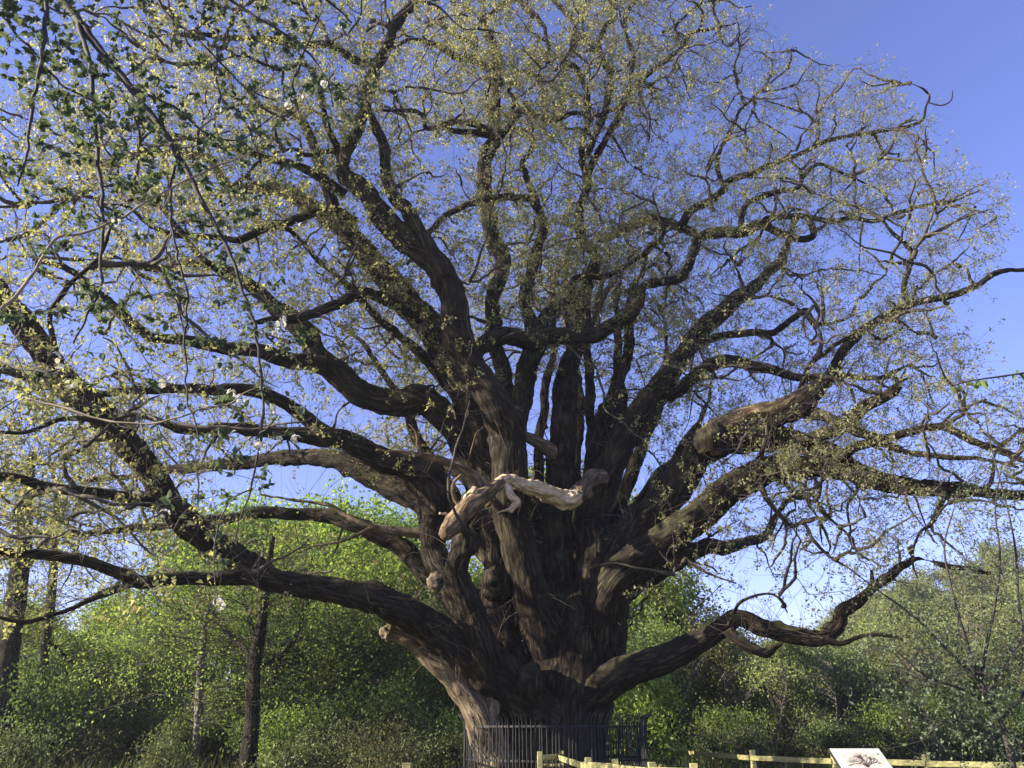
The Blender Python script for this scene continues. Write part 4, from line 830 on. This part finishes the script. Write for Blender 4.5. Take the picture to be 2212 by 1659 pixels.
# ------------------------------------------------------------------ foreground: apple branches, upper left
apple = thing('apple_tree', 'apple tree in white blossom hanging its branches over the meadow', 'tree', (-4.6, 1.6, 0))
AO = np.array([-4.6, 1.6, 0])
APL = [
 ('apple_bark', 4.2, 4.3, [(60,-90,10),(133,0,9),(187,67,8.5),(233,130,8),(283,190,8),(317,237,7.5),(350,277,7),(383,333,6.5),(417,393,5.5),(443,447,5),(473,500,4.5),(500,553,4),(527,636,3.6),(550,703,3.4),(563,803,3.2),(567,886,2.8),(560,970,2.6),(543,1053,2.2),(523,1110,1.8),(508,1175,1.3)]),
 ('apple_bark', 4.2, 4.0, [(170,50,5.5),(178,80,5.5),(193,127,5),(200,200,5),(207,283,4.8),(213,350,4.5),(222,450,4),(220,560,3.4),(213,630,3),(183,696,2.4),(160,740,1.8)]),
 ('apple_bark', 3.7, 3.6, [(100,-50,4.5),(97,67,4.5),(87,133,4.2),(73,213,4),(63,283,3.4),(57,350,2.8),(40,400,1.8)]),
 ('apple_bark', 3.8, 4.1, [(-40,0,2.6),(0,33,2.6),(67,107,2.6),(133,183,2.4),(200,220,2),(260,290,1.5)]),
 ('apple_bark', 4.3, 4.2, [(385,338,3.4),(370,400,3),(370,483,2.8),(383,553,2.6),(403,636,2.6),(400,753,2.3),(403,853,2),(417,903,1.8),(427,953,1.3)]),
 ('pale_twig', 3.6, 4.0, [(-40,690,4),(0,666,4),(33,643,3.6),(67,593,3.4),(97,553,3.2),(127,510,3.2),(173,503,3),(233,483,3),(283,457,2.8),(333,427,2.6),(400,390,2.3),(467,360,2),(533,333,1.8),(583,293,1.2)]),
 ('pale_twig', 3.8, 3.7, [(60,860,2.2),(150,886,2.2),(233,910,2.2),(300,916,2),(367,906,2),(433,886,1.9),(500,870,1.6),(550,840,1.1)]),
 ('apple_bark', 4.2, 4.6, [(283,190,4),(330,210,3),(390,240,2.6),(450,290,2),(520,300,1.6),(590,250,1.2)]),
 ('apple_bark', 4.4, 4.8, [(60,-90,6),(220,-60,5),(330,-30,4),(450,-20,3.5),(560,40,3),(640,90,2.4),(700,160,1.8),(720,230,1.2)]),
 ('apple_bark', 4.4, 4.7, [(330,-30,3.5),(360,30,3),(420,80,2.4),(480,140,2),(530,190,1.5),(600,220,1)]),
 ('apple_bark', 4.4, 4.9, [(450,-20,3.2),(580,-30,3),(690,-10,2.6),(760,50,2)]),
 ('apple_bark', 4.2, 4.4, [(527,636,2.4),(560,640,2.2),(590,680,1.8),(615,720,1.2)]),
 ('apple_bark', 4.2, 4.0, [(213,630,2.4),(255,690,2.2),(290,740,1.8),(330,800,1.5),(370,830,1)]),
 ('apple_bark', 4.0, 3.8, [(-40,760,2.4),(20,790,2.2),(90,800,1.8),(150,790,1.2)]),
 ('apple_bark', 4.3, 4.1, [(550,950,2),(570,930,1.8),(600,900,1.2)]),
 ('apple_bark', 4.2, 4.0, [(543,1053,1.8),(500,1080,1.6),(470,1140,1.4),(460,1220,1.2),(470,1290,0.9)]),
]
asp, asd = [], []
# trunk and the bough that carries the hanging branches, out of frame on the left
bough = np.array([(0, 0, -0.2), (0.1, 0.1, 1.2), (0.15, 0.3, 2.6), (0.5, 0.9, 4.2), (1.2, 1.8, 5.6)]); jp = at(60, -90, 4.2)-AO
P = np.vstack([bough, jp]); S = catmull(np.hstack([P, np.array([0.2, 0.17, 0.14, 0.09, 0.055, 0.026])[:, None]]), 60)
V, F, T, uv = tube(S[:, :3], S[:, 3], 14, amp=0.008, lump=0.1, seed=71); link('trunk', mesh_np('trunk', V, F, M['apple_bark'], tris=T), apple)
for k, (mt, d0, d1, w) in enumerate(APL):
    a = np.array(w, float); s = np.linspace(0, 1, len(a)); d = d0+(d1-d0)*s
    P = np.array([at(x, y, dd) for (x, y, _), dd in zip(a, d)])-AO; R = np.array([r*scale_at(x, y, dd) for (x, y, r), dd in zip(a, d)])
    L = np.sum(np.linalg.norm(np.diff(P, axis=0), axis=1)); n = int(L/0.03)+8
    S = catmull(np.hstack([P, R[:, None]]), n); S[:, :3] += (np.stack([vnoise(np.stack([np.arange(n)*0.35, np.full(n, q*5.0), np.full(n, k*2.0)], 1), 80+q) for q in range(3)], 1)-0.5)*0.016
    V, F, T, uv = tube(S[:, :3], S[:, 3], 8, amp=0.0012, lump=0.18, seed=k+90); link('branch', mesh_np('branch', V, F, M[mt], tris=T), apple)
    asp.append(S[::3, :3]); asd.append(norm(np.gradient(S[:, :3], axis=0))[::3])
asp = np.vstack(asp); asd = np.vstack(asd)
ga = np.random.default_rng(17); tgt = []
while len(tgt) < 560:
    k = ga.integers(0, len(asp)); p = asp[k] + ga.normal(size=3)*0.17; x, y = project((p+AO)[None]); x = x[0]; y = y[0]
    dens = 1.0 if y < 480 else (0.45 if y < 760 else 0.22)
    if y > 1300 or x > 820 or ga.random() > dens: continue
    tgt.append(p)
apa, apr, _ = grow(asp, asd, np.array(tgt), 6, ga, 0.0016, gnarl=0.07, power=0.33)
link('twigs', mesh_np('twigs', *batch_tubes(apa, apr, 5), M['apple_bark']), apple)['kind'] = 'stuff'
def oval_leaf(name, L, Wd, mat):
    n = 5; u = np.linspace(0, 1, n); w = Wd*0.5*np.sin(math.pi*u**0.85)**0.8; w[0] = 0.002; w[-1] = 0.001
    zc = 0.12*L*(u-u*u*1.6)
    V = np.vstack([np.stack([u*L, -w, zc+w*0.35], 1), np.stack([u*L, 0*u, zc], 1), np.stack([u*L, w, zc+w*0.35], 1)])
    F = []
    for r in (0, 1):
        for i in range(n-1): F.append([r*n+i, r*n+i+1, (r+1)*n+i+1, (r+1)*n+i])
    return mesh_np(name, V, np.array(F), mat)
# leaf rosettes at the spurs
pos = np.vstack([apa[:, -1], apa[:, -3], apa[:, -2][::2]]); dr = norm(np.vstack([apa[:, -1]-apa[:, -2], apa[:, -3]-apa[:, -4], (apa[:, -2]-apa[:, -3])[::2]]))
LV, LD, LL = [], [], []
for p, d in zip(pos, dr):
    for _ in range(int(ga.integers(3, 7))):
        LV.append(p); LD.append(norm(d*0.6 + rand_dir(ga, 1)[0]*0.95 + np.array([0, 0, -0.1]))); LL.append(ga.uniform(0.028, 0.055))
LV = np.array(LV); LD = np.array(LD); LL = np.array(LL)
wv = LV+AO; x, y = project(wv); vis = (x > 0) & (x < 2212) & (y > 0) & (y < 1659)
px_size = np.where(vis, LL/np.linalg.norm(wv-EYE, axis=1), 0); order = np.argsort(-px_size)
single = order[:300]; rest = order[300:]
alm = [oval_leaf('leaf', 1.0, 0.62, M['apple_leaf']), oval_leaf('leaf', 1.0, 0.52, M['apple_leaf'])]
for k in single:
    o = link('leaf', alm[k % 2], apple, LV[k]); q = Vector(LD[k]).to_track_quat('X', 'Z'); o.rotation_mode = 'QUATERNION'
    from mathutils import Quaternion
    o.rotation_quaternion = q @ Quaternion((1, 0, 0), ga.uniform(-1.2, 1.2)); o.scale = (LL[k],)*3
def stamp_leaves(proto_me, P, D, Ls, g):
    n = len(proto_me.vertices); co = np.zeros(n*3); proto_me.vertices.foreach_get('co', co); co = co.reshape(-1, 3)
    nf = len(proto_me.polygons); fi = np.zeros(nf*4, int); proto_me.loops.foreach_get('vertex_index', fi); fi = fi.reshape(-1, 4)
    b = norm(np.cross(D, rand_dir(g, len(D)))); c = np.cross(D, b)
    V = P[:, None] + (D[:, None]*co[None, :, 0:1] + b[:, None]*co[None, :, 1:2] + c[:, None]*co[None, :, 2:3])*Ls[:, None, None]
    F = (np.arange(len(P))*n)[:, None, None] + fi[None]
    return V.reshape(-1, 3), F.reshape(-1, 4)
V, F = stamp_leaves(alm[0], LV[rest], LD[rest], LL[rest], ga)
link('leaves', mesh_np('leaves', V, F, M['apple_leaf']), apple)['kind'] = 'stuff'
# blossom clusters
def blossom_mesh(seed):
    g = np.random.default_rng(seed); Vs, Fs = [], []
    for f in range(int(g.integers(5, 8))):
        ax = norm(g.normal(size=3) + np.array([0, -0.4, 0.3])); c = ax*0.022*g.uniform(0.7, 1.3); b = norm(np.cross(ax, [0.3, 0.8, 0.5])); e = np.cross(ax, b)
        for k in range(5):
            a = 2*math.pi*k/5; d = b*math.cos(a)+e*math.sin(a); s = np.cross(ax, d); L = 0.017
            q = [c, c+d*L*0.6+s*L*0.48+ax*0.003, c+d*L+ax*0.005, c+d*L*0.6-s*L*0.48+ax*0.003]
            Fs.append([len(Vs)*4+i for i in range(4)]); Vs.append(q)
    return mesh_np('blossom', np.array(Vs).reshape(-1, 3), np.array(Fs), M['petal'], smooth=False)
blm = [blossom_mesh(s) for s in range(6)]
for k, (x, y) in enumerate([(600,212),(575,200),(622,228),(470,232),(455,250),(500,225),(606,700),(598,718),(612,690),(505,940),(560,965),(600,950),(500,850),(520,862),(375,820),(350,830),(150,830),(120,770),(130,785),(232,622),(470,1300),(478,1308),(640,950),(590,880),(100,935),(250,480),(700,180),(730,60),(80,280),(70,20),(660,210),(355,1170-60)]):
    p = at(x, y, 3.9 + 0.25*math.sin(k*1.7))-AO; o = link('blossom', blm[k % 6], apple, p); o.rotation_euler = (k*1.3, k*0.7, k*2.1); o.scale = (0.85,)*3

# ------------------------------------------------------------------ foreground right: young tree and an overhanging twig
def sapling(name, label, stems, off_px, Yb, n_t, sig, nleaf, leafL, mat_leaf, mat_bark, seed, xr, yr):
    b = at(*off_px, Yb); base = np.array([b[0], b[1], 0]); t = thing(name, label, 'tree', tuple(base)); g = np.random.default_rng(seed)
    sp, sd = [], []
    for k, (d0, d1, w) in enumerate(stems):
        a = np.array(w, float); d = np.linspace(d0, d1, len(a))
        P = np.array([at(x, y, dd) for (x, y, _), dd in zip(a, d)])-base; R = np.array([r*scale_at(x, y, dd) for (x, y, r), dd in zip(a, d)])
        if k == 0: P = np.vstack([[P[0][0]*0.3, P[0][1]*0.3, -0.1], P]); R = np.concatenate([[R[0]*1.3], R])
        S = catmull(np.hstack([P, R[:, None]]), 50); V, F, T, uv = tube(S[:, :3], S[:, 3], 7, amp=0.001, lump=0.12, seed=seed+k)
        link('trunk' if k == 0 else 'stem', mesh_np('stem', V, F, M[mat_bark], tris=T), t); sp.append(S[4:, :3]); sd.append(norm(np.gradient(S[:, :3], axis=0))[4:])
    sp = np.vstack(sp); sd = np.vstack(sd); tg_ = []
    while len(tg_) < n_t:
        k = g.integers(0, len(sp)); p = sp[k]+g.normal(size=3)*sig; x, y = project((p+base)[None])
        if xr[0] < x[0] < xr[1] and yr[0] < y[0] < yr[1] and p[2] > 0.2: tg_.append(p)
    pa, pr, _ = grow(sp, sd, np.array(tg_), 6, g, 0.0022, gnarl=0.05, power=0.36)
    TW, TWr = twigs(pa[:, -1], norm(pa[:, -1]-pa[:, -2]), 2, g, 0.22, 0.0016)
    link('twigs', mesh_np('twigs', *join([batch_tubes(pa, pr, 4), batch_tubes(TW, TWr, 3)]), M[mat_bark]), t)['kind'] = 'stuff'
    src = np.vstack([TW[:, -1], TW[:, 2], TW[:, 1], pa[:, -1], pa[:, -2], pa[:, -3]]); k = g.choice(len(src), nleaf)
    C = src[k]+g.normal(size=(nleaf, 3))*0.03; Ls = leafL*g.uniform(0.6, 1.25, nleaf)
    lm = oval_leaf('leaf', 1.0, 0.55, M[mat_leaf]); V, F = stamp_leaves(lm, C, norm(rand_dir(g, nleaf)+np.array([0, 0, -0.3])), Ls, g)
    link('leaves', mesh_np('leaves', V, F, M[mat_leaf]), t)['kind'] = 'stuff'
    return t
sapling('young_tree', 'slender many-stemmed young tree with fresh green leaves right of the sign',
 [(9.5, 9.5, [(2185,1640,7),(2165,1570,6.5),(2141,1523,6),(2118,1473,5.5),(2091,1399,4.5),(2068,1323,3.6),(2054,1266,2.8),(2040,1180,2),(2060,1100,1.3)]),
  (9.5, 9.0, [(2118,1473,4.5),(2041,1399,3.5),(1975,1333,2.6),(1898,1276,1.8),(1850,1240,1)]),
  (9.5, 9.8, [(2118,1473,4),(2130,1400,3.4),(2150,1300,2.8),(2160,1200,2.2),(2150,1100,1.6),(2165,1000,1)]),
  (9.5, 9.2, [(2130,1500,4),(2180,1420,3),(2230,1350,2.4),(2300,1250,1.6)]),
  (9.5, 10, [(2160,1560,4),(2220,1470,3),(2200,1300,2.8),(2195,1200,2.4),(2178,1106,2),(2140,960,1.3),(2120,850,0.8)]),
  (9.5, 9.2, [(2141,1523,3),(2080,1490,2.4),(2000,1460,1.8),(1930,1400,1.2)]),
  (9.5, 9.6, [(2165,1570,3),(2110,1560,2.5),(2040,1560,1.8),(1990,1600,1.2)])],
 (2190, 1659), 9.5, 620, 0.30, 5200, 0.042, 'apple_leaf', 'apple_bark', 201, (1840, 2500), (980, 1700))
# twig reaching in from a tree beyond the right edge
tw = thing('overhanging_branch', 'thin twig with dark folded leaflets reaching into the blue sky', 'branch', tuple(at(2300, 800, 3.2)))
TO = at(2300, 800, 3.2)
a = np.array([(2700,700,6),(2450,760,4.5),(2300,795,3.2),(2212,806,2.4),(2150,815,2),(2100,822,1.6),(2060,832,1.1)], float)
P = np.array([at(x, y, 3.2) for x, y, r in a])-TO; R = np.array([r*scale_at(x, y, 3.2) for x, y, r in a]); S = catmull(np.hstack([P, R[:, None]]), 50)
V, F, T, uv = tube(S[:, :3], S[:, 3], 7, lump=0.15, seed=5); link('stem', mesh_np('stem', V, F, M['apple_bark'], tris=T), tw)
tlm = oval_leaf('leaf', 1.0, 0.5, M['dark_leaf'])
for (x, y, ang, L) in [(2062,832,-100,22),(2070,830,-75,20),(2085,826,-35,22),(2112,822,-110,24),(2116,821,-70,24),(2118,821,-135,20),(2120,821,-50,20),(2140,817,-80,16),(2150,815,-20,18),(2190,808,-95,18),(2200,806,-50,20),(2196,807,60,12)]:
    o = link('leaf', tlm, tw, at(x, y, 3.2)-TO); d = Vector((math.cos(math.radians(ang)), 0.25*math.sin(x), math.sin(math.radians(ang)))).normalized()
    o.rotation_mode = 'QUATERNION'; o.rotation_quaternion = d.to_track_quat('X', 'Z') @ Quaternion((1, 0, 0), 1.2+math.sin(x*3)); o.scale = (L*scale_at(x, y, 3.2),)*3

# bright leafy weed tops at the lower left, near the camera
gw = np.random.default_rng(301)
for (x, y, Yd, lab) in [(35,1660,5.5,'bright green leafy sprig at the foot of the left wood'),(250,1672,6.0,'small bright green weed tip below the slim pale trunk')]:
    b = at(x, y, Yd); t = thing('leafy_sprig', lab, 'plant', (b[0], b[1], 0)); H = b[2]
    sp = np.linspace(0, 1, 12)[:, None]*np.array([0.05, 0, H]); nS = 9 if x < 100 else 2
    st_ = []
    for k in range(nS):
        e = np.array([gw.uniform(-0.17, 0.2), gw.uniform(-0.15, 0.15), H-gw.uniform(0.0, 0.06)]) if k else np.array([0, 0, H]); st_.append(np.linspace(0, 1, 8)[:, None]*e)
    st_ = np.array(st_); link('stems', mesh_np('stems', *batch_tubes(st_, np.tile(np.linspace(0.006, 0.002, 8), (nS, 1)), 5), M['green_leaf']), t)
    nl = nS*9; k = gw.integers(0, nS, nl); C = st_[k, -1] - np.array([0, 0, 1])*gw.uniform(0, 0.12, nl)[:, None]
    V, F = stamp_leaves(oval_leaf('leaf', 1, 0.6, M['green_leaf']), C, norm(rand_dir(gw, nl)+np.array([0, 0, 0.4])), gw.uniform(0.04, 0.075, nl), gw)
    link('foliage', mesh_np('foliage', V, F, M['green_leaf']), t)['kind'] = 'stuff'

# ------------------------------------------------------------------ tall rough grass
gg = np.random.default_rng(55); N = 26000
x = gg.uniform(-24, 30, N); y = gg.uniform(17, 46, N); keep = np.hypot(x-RC[0], y-RC[1]) > 2.6; x, y = x[keep], y[keep]; n = len(x)
z = ground_h(x, y); h = gg.uniform(0.35, 1.15, n); d = rand_dir(gg, n)*np.array([1, 1, 0]); wd = norm(np.cross(d, [0, 0, 1.0]))*0.011
b = np.stack([x, y, z], 1); mid = b + d*h[:, None]*0.12 + np.array([0, 0, 1])*h[:, None]*0.6; tip = b + d*h[:, None]*0.42 + np.array([0, 0, 1])*h[:, None]
V = np.stack([b-wd, b+wd, mid+wd*0.8, mid-wd*0.8, tip], 1).reshape(-1, 3); k = np.arange(n)*5
gr = link('long_grass', mesh_np('long_grass', V, np.stack([k, k+1, k+2, k+3], 1), M['grass'], smooth=False, tris=np.stack([k+3, k+2, k+4], 1)))
tag(gr, 'tall rough grass and dead stalks over the meadow', 'grass', kind='stuff')

# ------------------------------------------------------------------ thin spring haze
hz, t = new_mat('haze_air'); out = nd(t, 'ShaderNodeOutputMaterial'); pv_ = nd(t, 'ShaderNodeVolumePrincipled')
pv_.inputs['Color'].default_value = (0.82, 0.88, 1.0, 1); pv_.inputs['Density'].default_value = 0.0005; pv_.inputs['Anisotropy'].default_value = 0.3
t.links.new(pv_.outputs[0], out.inputs['Volume'])
me = bpy.data.meshes.new('haze'); hv = [(x, y, z) for z in (-2, 46) for y in (-70, 720) for x in (-270, 310)]
me.from_pydata(hv, [], [(0, 2, 3, 1), (4, 5, 7, 6), (0, 1, 5, 4), (2, 6, 7, 3), (0, 4, 6, 2), (1, 3, 7, 5)]); me.materials.append(hz)
tag(link('haze', me), 'thin pale haze in the air', 'haze', kind='stuff')
